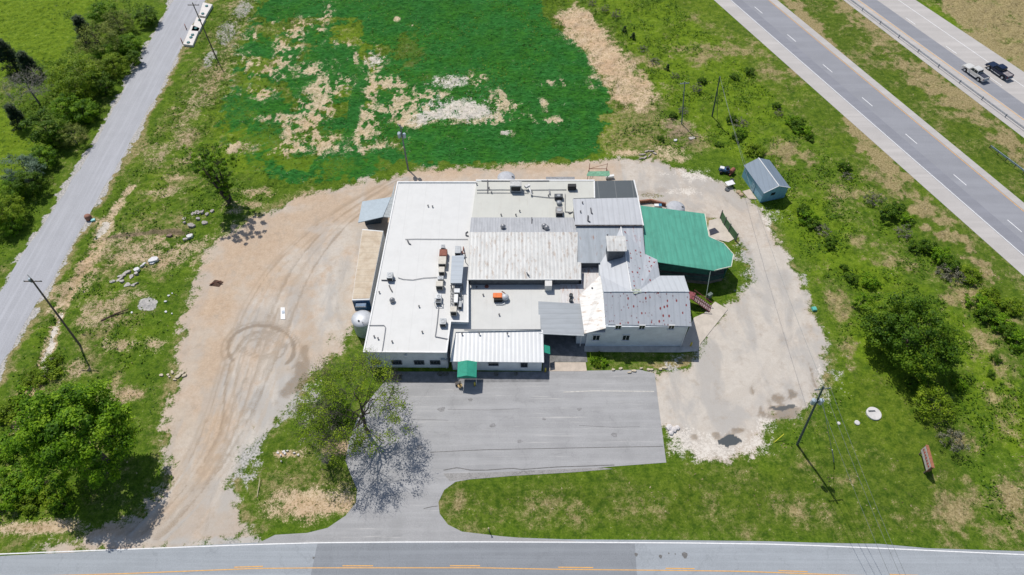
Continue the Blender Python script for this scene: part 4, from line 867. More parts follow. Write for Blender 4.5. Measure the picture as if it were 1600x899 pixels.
# orange blower with white dome and ducting on the stained roof
bw = empty('exhaust_fan', G(784, 468, 3.58)); tag(bw, 'orange hooded exhaust blower with white domed fan on the stained flat roof', 'exhaust fan')
z0 = 3.58; c = G(777.5, 461, 4.6); MB().box((c[0], c[1], 4.45), (1.5, 1.0, .22), 0, .1, .1).build('hood', ORG, bw, bevel=.03)
MB().box((c[0]+.05, c[1]-.15, 3.95), (1.3, 1.1, .75)).build('casing', BLK, bw)
d_ = G(789, 466, 3.9); MB().lathe((d_[0], d_[1], z0), [(.40, 0), (.42, .45), (.62, .50), (.60, .72), (.40, .95), (.12, 1.05)], 18).build('dome', LMET, bw, smooth=True)
MB().path([G(784, 455.5, 4.6), G(788, 458, 4.4), G(794, 463, 3.9)], .09, 6).build('pipe', BRN, bw); MB().path([G(775, 476, 3.7), G(785, 476, 3.7), G(789, 474, 3.8)], .08, 6).build('pipe', LMET, bw)
rs = MB().lathe(G(760.5, 448, 3.58), [(.35, 0), (.30, .12), (.05, .16)], 10).build('vent_cap', BRN); tag(rs, 'small rust coloured cap behind the orange exhaust blower', 'roof cap')

# ================================================================== things round the building
# dock canopy (west)
dc = empty('loading_canopy', G(590, 350)); tag(dc, 'blue grey sloping canopy over a loading door at the west wall', 'canopy')
MB().prism(P3([(559.5, 348, 3.4), (566, 315, 3.6), (611, 308, 4.2), (598, 339, 4.0)]), thick=.14).build('roof', CANO if False else plain('blue_grey_metal', (.25, .31, .36), .5, .1, .06), dc)
MB().prism(P3([(611, 308, 4.15), (618, 284, 4.4), (612, 340, 3.9), (598, 339, 3.9)]), thick=.1).build('side_flap', plain('pale_canvas', (.36, .39, .40), .7), dc)
q = [G(571, 352, 0), G(596, 349, 0), G(600, 332, 0), G(576, 335, 0)]; MB().prism([(a[0], a[1], 3.0) for a in q], bottom=0).build('dock_house', plain('dark_blue_wall', (.05, .075, .10), .6), dc)
# semi trailer
tl = empty('semi_trailer', G(563, 478)); tag(tl, 'long semi trailer with tan roof and blue front parked against the west wall', 'trailer')
TC = P3([(566, 358), (599, 361), (577.5, 468.5), (550, 469.5)], 4.0)
MB().prism([(p[0], p[1], 4.0) for p in TC], bottom=1.1).build('body', plain('trailer_white', (.62, .63, .63), .5, 0, .06), tl)
def shrink(T, k, z):
    c = np.mean(np.array(T), 0); out = []
    for p in T:
        d = c-np.array(p); d = d/np.linalg.norm(d)*k; out.append((p[0]+d[0], p[1]+d[1], z))
    return out
ttop = NT('tan_trailer_roof'); v = ttop.obj(world=True); wv = ttop.wave(v, 2*math.pi/20/1.2, 'Y'); n_ = ttop.noise(v, .8, 5, .65)
cc = ttop.mix(ttop.step(n_, .35, .7), (.58, .49, .37), (.46, .36, .25)); cc = ttop.mix(ttop.step(wv, 0, .06, .35, 0.0), cc, (.36, .29, .22)); ttop.base(cc, .7)
MB().prism(shrink(TC, .25, 4.04), thick=.03).build('roof', ttop.m, tl)
fr, fl_ = np.array(TC[2]), np.array(TC[3]); cfr = (fr+fl_)/2
MB().box((cfr[0], cfr[1]-.06, 2.55), (math.dist(fr, fl_)*.96, .10, 2.7), math.atan2(fr[1]-fl_[1], fr[0]-fl_[0])).build('nose', plain('trailer_blue', (.02, .09, .20), .5), tl)
MB().box((cfr[0], cfr[1]-.5, 3.1), (1.7, .8, .9), 0).build('reefer_unit', plain('reefer_blue', (.03, .11, .22), .5), tl, bevel=.08)
MB().box((cfr[0], cfr[1]-.9, 3.42), (1.6, .06, .12)).build('nose_trim', WTRIM, tl)
bk = (np.array(TC[0])+np.array(TC[1]))/2; dirv = (cfr-bk)/np.linalg.norm(cfr-bk)
for s_, t_ in ((.9, 1.0), (2.2, 1.0)):
    for sd_ in (-1, 1):
        p = bk+dirv*s_*1.1+np.array([sd_*1.0, 0, 0]); MB().tube((p[0]-.28, p[1], .5), (p[0]+.28, p[1], .5), .5, .5, 16).build('wheel', BLK, tl)
for sd_ in (-1, 1): p = cfr-dirv*2.5+np.array([sd_*.8, 0, 0]); MB().tube((p[0], p[1], 0), (p[0], p[1], 1.1), .07, .07, 6).build('leg', DARKW, tl)
# silo tank beside it
tk = empty('storage_tank', G(571, 512)); tag(tk, 'upright cylindrical storage tank with pale domed top beside the trailer nose', 'tank')
tc = G(564.5, 496, 3.6); tb = (tc[0], tc[1], 0)
MB().lathe(tb, [(1.5, 0), (1.55, .1), (1.55, 3.2)], 28).build('shell', plain('green_grey_tank', (.32, .40, .37), .5, .1, .08), tk, smooth=False)
MB().lathe(tb, [(1.62, 3.2), (1.62, 3.26), (1.2, 3.5), (.6, 3.66), (.12, 3.72)], 28).build('dome', plain('tank_top', (.52, .54, .57), .5, .2, .06), tk, smooth=True)
MB().lathe((tb[0]-.3, tb[1]-.7, 3.5), [(.15, 0), (.15, .25)], 8).build('hatch', DARKW, tk)
MB().path([G(577, 508.5, 4.6), (tb[0]+.2, tb[1]-.9, 3.7)], .05, 5).build('feed_pipe', PIPE, tk)
# round flat tanks half hidden behind building and pavilion
for nm, px, py, lab in (('gravel', 791, 277, 'round grey tank top showing behind the north roof edge'), ('gravel', 1056, 324, 'round grey tank behind the back edge of the green roof')):
    t = empty('round_tank', G(px, py)); tag(t, lab, 'tank'); c = G(px, py, 1.0)
    MB().lathe((c[0], c[1], 0), [(1.6, 0), (1.6, .9)], 30).build('shell', GMET, t); MB().lathe((c[0], c[1], .9), [(1.65, 0), (1.65, .05), (.9, .22), (.1, .3)], 30).build('lid', plain('tank_lid', (.44, .45, .48), .6, 0, .08), t, smooth=True)
    MB().box((c[0]+1.2, c[1], 1.05), (.35, .25, .15)).build('hatch', BLK, t)
# green topped frame shelter north
gs = empty('picnic_shelter', G(934, 283)); tag(gs, 'green topped shelter on a rusty red frame behind the dark roof square', 'shelter')
MB().prism(P3([(917, 272.5, 2.4), (920, 268, 2.4), (952, 267.5, 2.4), (953, 273.5, 2.4), (950, 275.5, 2.4), (917, 275, 2.4)]), thick=.06).build('canopy', plain('faded_green', (.16, .36, .23), .7), gs)
b = MB(); cs = [G(918, 281, 0), G(948, 281, 0), G(947, 270, 0), G(920, 270, 0)]
for q in cs: b.tube((q[0], q[1], 0), (q[0], q[1], 2.35), .06, .06, 5)
for i in range(4): a, c = cs[i], cs[(i+1) % 4]; b.tube((a[0], a[1], 1.0), (c[0], c[1], 1.0), .05, .05, 5); b.tube((a[0], a[1], 2.2), (c[0], c[1], 1.0), .04, .04, 5)
b.build('frame', BRN, gs)
wb = MB().box((G(953, 284, 0)[0], G(953, 279, 0)[1], .5), (1.6, .5, .4), .2).box((G(953, 284, 0)[0]-.3, G(953, 279, 0)[1]+.3, .25), (.6, .5, .5), .5).build('scrap_boxes', WTRIM); tag(wb, 'white scrap box lying by the frame of the green topped shelter', 'box')
# brick edge + cooler north of pavilion
cb = empty('cooler_box', G(1029, 323)); tag(cb, 'small white and blue cooler box by the pavilion back edge', 'cooler'); q = G(1028, 321, .5)
MB().box((q[0], q[1], .3), (1.3, .6, .6)).build('body', WTRIM, cb); MB().box((q[0]+.4, q[1]-.05, .64), (.5, .55, .08)).build('lid', plain('cooler_blue', (.05, .25, .45), .5), cb)
bs = MB(); 
for k, (a, c_) in enumerate((((998, 318), (1016, 316)), ((1016, 316), (1040, 322)))): p, q = G(*a), G(*c_); bs.box(((p[0]+q[0])/2, (p[1]+q[1])/2, .35), (math.dist(p, q), .3, .7), math.atan2(q[1]-p[1], q[0]-p[0]))
o = bs.build('low_wall', plain('brick_red', (.30, .14, .09), .9, 0, .25, 5)); tag(o, 'low red brick wall along the back of the green pavilion', 'wall')
# green fence panels by the patio
gf = empty('fence', G(1137, 362)); tag(gf, 'short green mesh fence curving along the small patio', 'fence')
fp = [(1125, 341), (1131, 352), (1138, 362), (1149, 377)]
gmesh = NT('green_mesh'); v = gmesh.obj(world=True); n_ = gmesh.noise(v, 3, 3); gmesh.base(gmesh.mix(n_, (.05, .14, .06), (.10, .22, .10)), .8)
for i in range(3):
    a, c = G(*fp[i]), G(*fp[i+1]); MB().box(((a[0]+c[0])/2, (a[1]+c[1])/2, .95), (math.dist(a, c)-.1, .04, 1.6), math.atan2(c[1]-a[1], c[0]-a[0])).build('panel', gmesh.m, gf)
for q in fp: a = G(*q); MB().box((a[0], a[1], 1.0), (.14, .14, 2.0)).build('post', DARKW, gf)
roof_shade = MB().prism([G(1108, 359, .14), G(1117, 356, .14), G(1124, 363, .14), G(1110, 368, .14)], thick=.05).build('painted_shadow', plain('shadow_paint', (.035, .04, .06), .8)); tag(roof_shade, 'dark flat sheet standing in for the roof edge shadow on the small patio', 'mat')  # dark sheet painted where the roof edge throws its shadow
# metal shed
sb = empty('metal_shed', G(1190, 295)); tag(sb, 'pale blue metal storage shed with gable roof at the bend of the gravel yard', 'shed')
A = np.array(G(1187.5, 317)); B = np.array(G(1225, 309)); C = np.array(G(1148, 279)); u = (B-A); wv_ = np.linalg.norm(u); u /= wv_; v_ = (C-A); ln = np.linalg.norm(v_); v_ -= u*np.dot(u, v_); v_ /= np.linalg.norm(v_)
he, hr = 2.7, 3.75
def SP3(a, b_, z): p = A+u*a+v_*b_; return (p[0], p[1], z)
SBW = ribbed('shed_blue', (.20, .42, .55), .8, 'X', 0, .12, .5, depth=.2); SBR = ribbed('shed_roof', (.19, .245, .31), .75, 'X', .05, .12, .65, depth=.3)
MB().add([SP3(0, 0, 0), SP3(wv_, 0, 0), SP3(wv_, ln, 0), SP3(0, ln, 0), SP3(0, 0, he), SP3(wv_, 0, he), SP3(wv_, ln, he), SP3(0, ln, he), SP3(wv_/2, 0, hr), SP3(wv_/2, ln, hr)],
         [(0, 1, 5, 8, 4), (1, 2, 6, 5), (2, 3, 7, 9, 6), (3, 0, 4, 7), (3, 2, 1, 0)]).build('wall', SBW, sb)
e = .22
for s_ in (0, 1):
    x_e = -e if s_ == 0 else wv_+e; MB().prism([SP3(x_e, -e, he-.03), SP3(x_e, ln+e, he-.03), SP3(wv_/2, ln+e, hr+.08), SP3(wv_/2, -e, hr+.08)], thick=.06).build('roof', SBR, sb)
MB().tube(SP3(wv_/2, -e, hr+.1), SP3(wv_/2, ln+e, hr+.1), .09, .09, 6).build('ridge_cap', WTRIM, sb)
b = MB()
for s_ in (0, 1): x_e = -e if s_ == 0 else wv_+e; b.tube(SP3(x_e, -e-.03, he), SP3(wv_/2, -e-.03, hr+.06), .07, .07, 5)
b.build('trim', WTRIM, sb)
q = SP3(wv_*.42, -.04, 1.75); MB().box(q, (.75, .07, .6), math.atan2(u[1], u[0])).build('window', GLASS, sb)
q = SP3(-.04, ln*.45, 1.05); MB().box(q, (.07, 1.1, 2.1), math.atan2(u[1], u[0])).build('door', plain('shed_door', (.25, .40, .50), .5), sb)
sl_ = MB().prism([SP3(-.2, 0.9, .12), SP3(-1.6, 1.4, .12), SP3(-1.8, 3.5, .12), SP3(-.2, 3.6, .12)], thick=.12).build('concrete_slab', M['tan_concrete']); tag(sl_, 'tan concrete slab lying beside the long wall of the blue shed', 'slab')
for px, py, s_ in ((1154, 301, .5), (1158, 305, .45)):
    q = G(px, py); o = MB().lathe((q[0], q[1], 0), [(s_, 0), (s_*.9, .25), (s_*.4, .35)], 7).build('stone', plain('tan_stone', (.45, .34, .22), .9, 0, .15, 3)); tag(o, 'tan boulder beside the slab at the blue shed', 'stone', 'tan boulders by the shed')
# mower, rusty drum, white table beside the shed
gm_ = empty('garden_tractor', G(1131, 269)); tag(gm_, 'small blue and white garden tractor parked left of the blue shed', 'tractor'); c = np.array(gm_.location)
BLU = plain('tractor_blue', (.06, .14, .28), .4)
MB().box((c[0], c[1], .65), (2.0, 1.0, .5), -.3, .1, .1).build('body', BLU, gm_, bevel=.06); MB().box((c[0]-.5, c[1]+.15, .98), (.8, .7, .18), -.3).build('hood', WTRIM, gm_, bevel=.04); MB().box((c[0]+.45, c[1]-.1, 1.15), (.5, .6, .5), -.3).build('seat', BLK, gm_, bevel=.05)
for sx, sy, r in ((-.7, .5, .3), (-.7, -.5, .3), (.6, .55, .45), (.6, -.55, .45)): MB().tube((c[0]+sx, c[1]+sy-.12, r), (c[0]+sx, c[1]+sy+.12, r), r, r, 14).build('wheel', BLK, gm_)
MB().tube((c[0]-.05, c[1], .9), (c[0]+.1, c[1], 1.35), .03, .03, 5).build('steering_column', BLK, gm_)
dr = empty('oil_drums', G(1143, 272)); b = MB()
dr.name = 'oil_drum'; tag(dr, 'rusty red drum on its cradle between tractor and blue shed', 'drum'); c = np.array(dr.location)
MB().tube((c[0]-.4, c[1]-.3, .75), (c[0]+.35, c[1]+.5, .75), .42, .42, 14).build('drum', BRN, dr)
for s_ in (-1, 1): MB().box((c[0]+s_*.3, c[1]+s_*.35, .2), (.9, .12, .4), .8).build('cradle', BRN, dr)
tb_ = empty('work_table', G(1139, 291)); tag(tb_, 'white topped work table in the grass left of the shed', 'table'); c = np.array(tb_.location)
MB().box((c[0], c[1], .8), (1.6, 1.1, .06), .35).build('tabletop', WTRIM, tb_)
for sx in (-.65, .65):
    for sy in (-.4, .4): MB().tube((c[0]+sx*.94-sy*.34, c[1]+sx*.34+sy*.94, 0), (c[0]+sx*.94-sy*.34, c[1]+sx*.34+sy*.94, .78), .03, .03, 5).build('leg', GMET, tb_)
for k, (px, py, m_, lab, ct) in enumerate(((1143, 284, DARKW, 'dark scrap bin behind the white work table', 'bin'), (1136, 297, DARKW, 'dark wheel hub in front of the white work table', 'hub'))):
    q = G(px, py); o = MB().lathe((q[0], q[1], 0), [(.38, 0), (.40, .5), (.34, .52), (.30, .35)] if k == 0 else [(.45, 0), (.45, .2), (.2, .24)], 14).build('bin' if k == 0 else 'wheel_hub', m_); tag(o, lab, ct)
# ------------------------------------------------------------------ utility poles
WOOD = plain('weathered_wood', (.16, .125, .10), .9, 0, .25, 4); WOODG = plain('treated_wood', (.085, .115, .105), .85, 0, .25, 4)
def upole(name, base, top, h, lab, wood=WOOD, arms=1, trans=0, r=.17, armw=2.2, armrz=0.0, ins=True):
    b0 = np.array(GZ(*base)); t0 = np.array(G(top[0], top[1], h))
    d_ = t0-b0; 
    lean = d_[:2]; m_ = np.hypot(*lean)
    if m_ > h*.22: lean = lean/m_*h*.22            # poles lean a little, never more
    t0 = np.array([b0[0]+lean[0], b0[1]+lean[1], h])
    p = empty(name, tuple(b0)); tag(p, lab, 'utility pole')
    MB().tube(b0-np.array([0, 0, .3]), t0, r, r*.68, 10).build('pole', wood, p)
    ca, sa = math.cos(armrz), math.sin(armrz); tips = []
    for k in range(arms):
        c = b0+(t0-b0)*(1-(.04+.09*k)); MB().box(tuple(c), (armw, .12, .12), armrz).build('crossarm', wood, p)
        for f in (-.46, -.2, .2, .46):
            q = c+np.array([ca, sa, 0])*armw*f; MB().lathe((q[0], q[1], q[2]+.06), [(.035, 0), (.07, .06), (.035, .1), (.07, .14), (.02, .2)], 8).build('insulator', LMET, p); tips.append((q[0], q[1], q[2]+.26))
    for k in range(trans):
        c = b0+(t0-b0)*.78; q = (c[0]+(-.5 if k % 2 == 0 else .45), c[1]-.1+.3*(k//2), c[2]-.5)
        tr = MB().lathe(q, [(.27, 0), (.30, .08), (.30, .85), (.2, .95)], 14).build('transformer', plain('transformer_grey', (.42, .50, .56), .5, .2, .08), p, smooth=False); MB().lathe((q[0], q[1], q[2]+.93), [(.05, 0), (.05, .25)], 6).build('bushing', LMET, tr)
    return p, tips, b0, t0
pA, tA, *_ = upole('utility_pole', (125, 540), (46, 408), 13.5, 'brown utility pole with crossarm standing in rough grass beside the lane', WOOD, 1, 0, .17, 2.6, .0)
c = _[1]; MB().lathe((c[0]-.3, c[1]+.1, c[2]-.9), [(.2, 0), (.24, .1), (.24, .7), (.1, .8)], 12).build('transformer', M.get('transformer_grey') or plain('transformer_grey', (.42, .50, .56), .5, .2, .08), pA)
MB().tube((c[0], c[1], c[2]-.1), (c[0], c[1], c[2]+.9), .06, .04, 6).build('pole_top', LMET, pA)
pB, tB, b0B, t0B = upole('utility_pole', (1246, 695), (1287, 604), 16.5, 'dark green utility pole standing at the edge of the gravel yard near road', WOODG, 1, 2, .18, 2.0, R(8))
pC, tC, b0C, t0C = upole('utility_pole', (638, 266), (625, 195), 9.5, 'utility pole with transformers between the crop field and white roof', plain('grey_wood', (.22, .22, .22), .8), 1, 3, .16, 1.6, R(-50))
pD, tD, *_ = upole('utility_pole', (1066, 192), (1070, 128), 9.5, 'pale utility pole with crossarm rising from brush right of crop field', plain('pale_wood', (.20, .24, .25), .8), 1, 0, .13, 1.8, .15)
pE, tE, b0E, t0E = upole('utility_pole', (1113, 181), (1125, 120), 10.0, 'dark bare topped utility pole nearest the highway verge', WOODG, 0, 0, .16)
pF, tF, *_ = upole('utility_pole', (340, 95), (297, 0), 12.5, 'brown utility pole leaning over the lane by the white platforms', WOOD, 1, 0, .15, 2.4, 0)
gw = MB().path([tuple(t0B-np.array([0, 0, 1.0])), GZ(1303, 722)], .03, 4); gw.tube(GZ(1303, 722), tuple(np.array(GZ(1303, 722))*.82+np.array(t0B)*.18), .07, .07, 6); o = gw.build('guy_wire', GMET); tag(o, 'steel guy wire with thick guard running down from the dark green pole', 'wire')
WIRE = plain('wire', (.30, .31, .30), .5, .3)
def sag(a, b_, s=1.2, n=14): a, b_ = np.array(a), np.array(b_); return [tuple(a*(1-t_)+b_*t_-np.array([0, 0, 4*s*t_*(1-t_)])) for t_ in np.linspace(0, 1, n)]
for k, (a, e_, lab) in enumerate(((tB[0] if tB else tuple(t0B), G(1380, 862, 9), 'overhead wire running from the dark green pole to the road, upper left one'), (tB[3], G(1405, 862, 9), 'overhead wire from the dark green pole to the road, rightmost one'), (tuple(t0B), G(1396, 862, 9.3), 'overhead wire from the dark green pole to the road, middle one'))):
    a_ = np.array(a); d_ = np.array(e_)-a_; o = MB().path(sag(a_, a_+d_*1.6, .8), .022, 4).build('power_line', WIRE); tag(o, lab, 'wire')
o = MB().path(sag(t0B, t0E, 2.0, 24), .020, 4).build('power_line', WIRE); tag(o, 'long overhead wire crossing the gravel yard between the two dark poles', 'wire')
o = MB().path(sag(t0E, SP3(0, ln, 2.9), .4), .02, 4).build('power_line', WIRE); tag(o, 'overhead wire dropping from the verge pole to the blue shed', 'wire')
sk_ = MB().tube(GZ(1121, 185), tuple(np.array(t0E)*.72+np.array(b0E)*.28), .05, .05, 6).build('pole_brace', WOODG); tag(sk_, 'thin slanting brace propped against the verge utility pole', 'brace')
mk = MB().tube(GZ(1209, 692), (GZ(1222, 683)[0], GZ(1222, 683)[1], 1.0), .05, .05, 6).build('guy_marker', plain('yellow_plastic', (.75, .72, .05), .5)); tag(mk, 'yellow plastic guy marker slanting in the lawn by the pole', 'marker')
# ------------------------------------------------------------------ roadside sign
sg_ = empty('roadside_sign', GZ(1440, 722)); tag(sg_, 'long weathered two sided sign board with red marks standing in the lawn', 'sign')
a = np.array(G(1433, 712, 0)); c = np.array(G(1445, 740, 0)); a = np.array(GZ(1435, 708)); c = np.array(GZ(1444, 742)); d_ = c-a; d_[2] = 0; Ls = np.linalg.norm(d_); rz = math.atan2(d_[1], d_[0]); m_ = (a+c)/2; nn = np.array([-d_[1], d_[0], 0])/Ls
if nn[0] > 0: nn = -nn
bd = MB().box((m_[0], m_[1], 1.75), (Ls, .34, 1.5), rz).build('board', plain('brown_frame', (.25, .11, .07), .8, 0, .2, 3), sg_)
fc = m_+nn*.18; MB().box((fc[0], fc[1], 1.75), (Ls*.94, .03, 1.34), rz).build('face', plain('faded_face', (.50, .46, .45), .7, 0, .1, 3), sg_)
b = MB(); fc = m_+nn*.205
rr = random.Random(3)
for k in range(7):
    x = (-.38+.125*k)*Ls; q = fc+d_/Ls*x; b.box((q[0], q[1], 1.85), (.24, .02, .50 if k % 2 else .38), rz); b.box((q[0]+d_[0]/Ls*.14, q[1]+d_[1]/Ls*.14, 1.72), (.12, .02, .14), rz)
b.build('lettering', plain('faded_red', (.42, .10, .08), .7), sg_)
b = MB().box((m_[0], m_[1], 2.53), (Ls+.1, .40, .06), rz).build('cap', plain('rust_cap', (.33, .13, .07), .8, 0, .2, 4), sg_)
for f in (-.42, .42): q = m_+d_*f; MB().box((q[0], q[1], .6), (.14, .14, 1.3), rz).build('post', WOOD, sg_)
# ------------------------------------------------------------------ manhole slab and small white discs on lawn
ml = empty('manhole_slab', GZ(1365, 647)); tag(ml, 'large white round concrete slab with dark cover in the lawn', 'slab'); q = GZ(1365, 647)
MB().lathe((q[0], q[1], q[2]-.1), [(1.05, 0), (1.05, .28), (.98, .32)], 26).build('slab', plain('pale_concrete', (.62, .60, .58), .9, 0, .08, 2), ml); MB().box((q[0]-.25, q[1]+.35, q[2]+.25), (1.0, .22, .05), .05).build('cover', DARKW, ml)
for px, py, r, lab in ((1339.5, 660.5, .38, 'small white round cap in the lawn between pole and round slab'), (1311, 661, .25, 'tiny white stone in the lawn close to the pole')):
    q = GZ(px, py); o = MB().lathe((q[0], q[1], q[2]-.05), [(r, 0), (r, .2), (r*.6, .26)], 14).build('ground_cap', M['pale_concrete']); tag(o, lab, 'cap')
q = GZ(1271.5, 484); o = MB().box((q[0], q[1], .2), (.75, .75, .4), .1, .1, .1).build('utility_box', plain('turquoise', (.10, .45, .38), .6), None, bevel=.04); tag(o, 'small turquoise utility box at the right edge of the gravel yard', 'utility box')
for px, py, s_ in ((1045.5, 669, .55), (1052, 672, .5), (1058, 669, .4), (1048, 677, .4)):
    q = G(px, py); o = MB().lathe((q[0], q[1], 0), [(s_, 0), (s_*.9, s_*.6), (s_*.35, s_*.8)], 6).build('stone', plain('white_stone', (.66, .62, .60), .9, 0, .1, 3)); tag(o, 'white boulder at the corner of the parking lot and yard', 'stone', 'white boulders at the lot corner')
# ------------------------------------------------------------------ bollards, planters, post
YEL = plain('yellow_bollard_paint', (.62, .50, .06), .6, 0, .1)
for px, py, lab in ((742, 603, 'yellow bollard in the shade in front of the green entrance awning'), (852, 581, 'yellow bollard at the right corner of the front wall'), (1079, 541, 'yellow bollard in the shade beside the east end of the house')):
    q = G(px, py); o = MB().lathe((q[0], q[1], 0), [(.13, 0), (.13, .95), (.09, 1.05), (.02, 1.08)], 12).build('bollard', YEL, None, smooth=True); tag(o, lab, 'bollard')
gs_ = empty('planter', G(719, 605)); q = G(719, 605); tag(gs_, 'tan tall planter with dry plant beside the entrance walkway', 'planter')
MB().lathe((q[0], q[1], 0), [(.24, 0), (.32, .45), (.36, .5), (.28, .5)], 12).build('pot', plain('tan_pot', (.52, .37, .18), .8), gs_)
b = MB(); rr = random.Random(4)
for k in range(26): a_ = rr.uniform(0, 6.28); l_ = rr.uniform(.3, .6); b.tube((q[0], q[1], .45), (q[0]+math.cos(a_)*l_*.6, q[1]+math.sin(a_)*l_*.6, .5+l_), .025, .008, 3)
b.build('stems', plain('dry_stem', (.45, .36, .18), .9), gs_)
bw_ = MB().box((G(716, 603)[0], G(716, 603)[1]+.2, .25), (.9, .5, .5), .2).build('crate', plain('dark_crate', (.10, .09, .085), .8)); tag(bw_, 'dark crate standing left of the tan planter', 'crate')
mb = empty('marker_post', GZ(765, 831)); q = GZ(765, 831); tag(mb, 'short brown post with pale knob at the lawn edge by the road', 'post')
MB().tube((q[0], q[1], 0), (q[0]-.1, q[1], 1.3), .07, .06, 8).build('shaft', WOOD, mb); MB().lathe((q[0]-.1, q[1], 1.28), [(.10, 0), (.12, .1), (.04, .2)], 8).build('knob', plain('pale_knob', (.6, .5, .35), .6), mb)
wp = MB().tube((GZ(402, 777)[0], GZ(402, 777)[1], .1), (GZ(404, 748)[0]+.3, GZ(404, 748)[1], .35), .06, .05, 6).build('fallen_pole', plain('pale_stick', (.50, .45, .28), .8)); tag(wp, 'pale thin pole lying in the grass island by the drive', 'pole')
# white precast platforms
for k, (ps, dots, lab) in enumerate((([(286, 69), (299, 39), (312, 44), (301, 71)], [(294.5, 67), (298.5, 59), (301, 55)], 'front white concrete platform with three green lids beside the lane'), ([(299, 48), (307, 27), (321, 29), (311, 49)], [(306, 45), (312, 32)], 'middle white concrete platform with two green lids beside the lane'), ([(311, 24), (317, 4), (332, 7), (321, 26)], [(317, 22), (323, 10)], 'rear white concrete platform with two green lids beside the lane'))):
    t = empty('concrete_platform', GZ(*ps[0])); tag(t, lab, 'platform', 'white platforms beside the lane')
    MB().prism([G(p[0], p[1], .55) for p in ps], bottom=0).build('slab', plain('platform_white', (.70, .66, .62), .8, 0, .06), t)
    for d_ in dots: q = G(*d_, .55); MB().lathe((q[0], q[1], .55), [(.36, 0), (.36, .18), (.2, .24)], 14).build('lid', plain('lid_green', (.02, .16, .17), .6), t)
for px, py in ((291, 45), (285, 67)):
    q = G(px, py); o = MB().box((q[0], q[1], .5), (.12, .9, 1.0), .4).build('marker_board', BRN); tag(o, 'small brown marker board at the lane side of the white platforms', 'board', 'brown marker boards')
# lane side drum, rusty scrap, white sheet, scraps, log
q = GZ(139.5, 342.5); t = empty('barrel', q); tag(t, 'rusty red brown barrel standing in the grass beside the lane', 'barrel'); MB().lathe(q, [(.55, 0), (.6, .5), (.5, .9), (.2, 1.0)], 14).build('body', plain('red_rust', (.30, .14, .10), .8, 0, .2), t, smooth=True)
q = GZ(146, 345); o = MB().box((q[0], q[1], .15), (.7, .5, .3), .4).build('bucket', plain('cyan_plastic', (.25, .60, .60), .5)); tag(o, 'light cyan plastic tub beside the rusty barrel', 'tub')
t = empty('scrap_pile', G(338, 443)); q = G(338, 443); tag(t, 'small rusty brown scrap heap alone on the pink bare earth', 'scrap')
MB().add([(q[0]-1.1, q[1]-.5, 0), (q[0]+.7, q[1]-.8, 0), (q[0]+1.2, q[1]+.3, 0), (q[0]-.3, q[1]+.8, 0), (q[0]-.1, q[1]+.1, .75), (q[0]+.5, q[1]+.2, .5)], [(0, 1, 4), (1, 5, 4), (1, 2, 5), (2, 3, 5), (5, 3, 4), (3, 0, 4), (3, 2, 1, 0)]).build('heap', plain('scrap_brown', (.16, .09, .06), .9, 0, .3, 5), t)
MB().tube((q[0]-.9, q[1]-.4, .3), (q[0]+1.0, q[1]+.1, .6), .06, .06, 5).build('bar', BRN, t)
t = empty('white_sheet', G(441.5, 490)); q = G(441.5, 490); tag(t, 'white rectangular board lying flat on the dirt yard', 'board')
MB().prism([G(438.5, 480.5, .08), G(445, 480.5, .08), G(445.5, 499, .08), (G(438.5, 499, .08))], thick=.06).build('board', WTRIM, t); MB().box((q[0]+.1, q[1]+.2, .10), (.4, .6, .03), .3).build('patch', plain('blue_grey_patch', (.38, .44, .52), .6), t)
lg = MB().tube(GZ(159, 503), tuple(np.array(GZ(182, 492))+np.array([0, 0, .2])), .2, .13, 8).tube(tuple(np.array(GZ(182, 492))+np.array([0, 0, .2])), tuple(np.array(GZ(203, 485))+np.array([0, 0, .35])), .13, .06, 8).build('log', plain('dark_bark', (.10, .06, .045), .9, 0, .2, 5)); tag(lg, 'dark fallen log in the rough ground left of the yard', 'log')
# rubble
rng = random.Random(11)
SLAB = plain('broken_concrete', (.48, .44, .41), .9, 0, .22, 4); SLABW = plain('white_concrete', (.70, .69, .70), .9, 0, .12, 4)
def chunk(px, py, w_, d_, h_, rz, tilt, m_, lab, grp, name='concrete_slab'):
    q = GZ(px, py); n = rng.choice((5, 6, 7)); top = []; bot = []; rz += rng.uniform(-.4, .4); tilt += rng.uniform(-.12, .12); w_ *= rng.uniform(.6, .95); d_ *= rng.uniform(.6, 1.0); h_ *= .7; q = (q[0]+rng.uniform(-.3, .3), q[1]+rng.uniform(-.3, .3), q[2])
    for k in range(n):
        a_ = 2*math.pi*(k+rng.uniform(-.25, .25))/n; kk = rng.uniform(.75, 1.15); x = math.cos(a_)*w_/2*kk; y = math.sin(a_)*d_/2*kk
        X_ = x*math.cos(rz)-y*math.sin(rz); Y_ = x*math.sin(rz)+y*math.cos(rz); top.append((q[0]+X_, q[1]+Y_, q[2]+h_+x*tilt+.12)); bot.append((q[0]+X_, q[1]+Y_, q[2]-.05+x*tilt*.8))
    b = MB(); b.add(top+bot, [tuple(range(n)), tuple(range(2*n-1, n-1, -1))]+[((i+1) % n, i, n+i, n+(i+1) % n) for i in range(n)]); o = b.build(name, m_); tag(o, lab, 'slab', grp); return o
L1 = 'broken pale concrete slab in the long rubble row left of the yard'; G1 = 'slabs of the long rubble row'
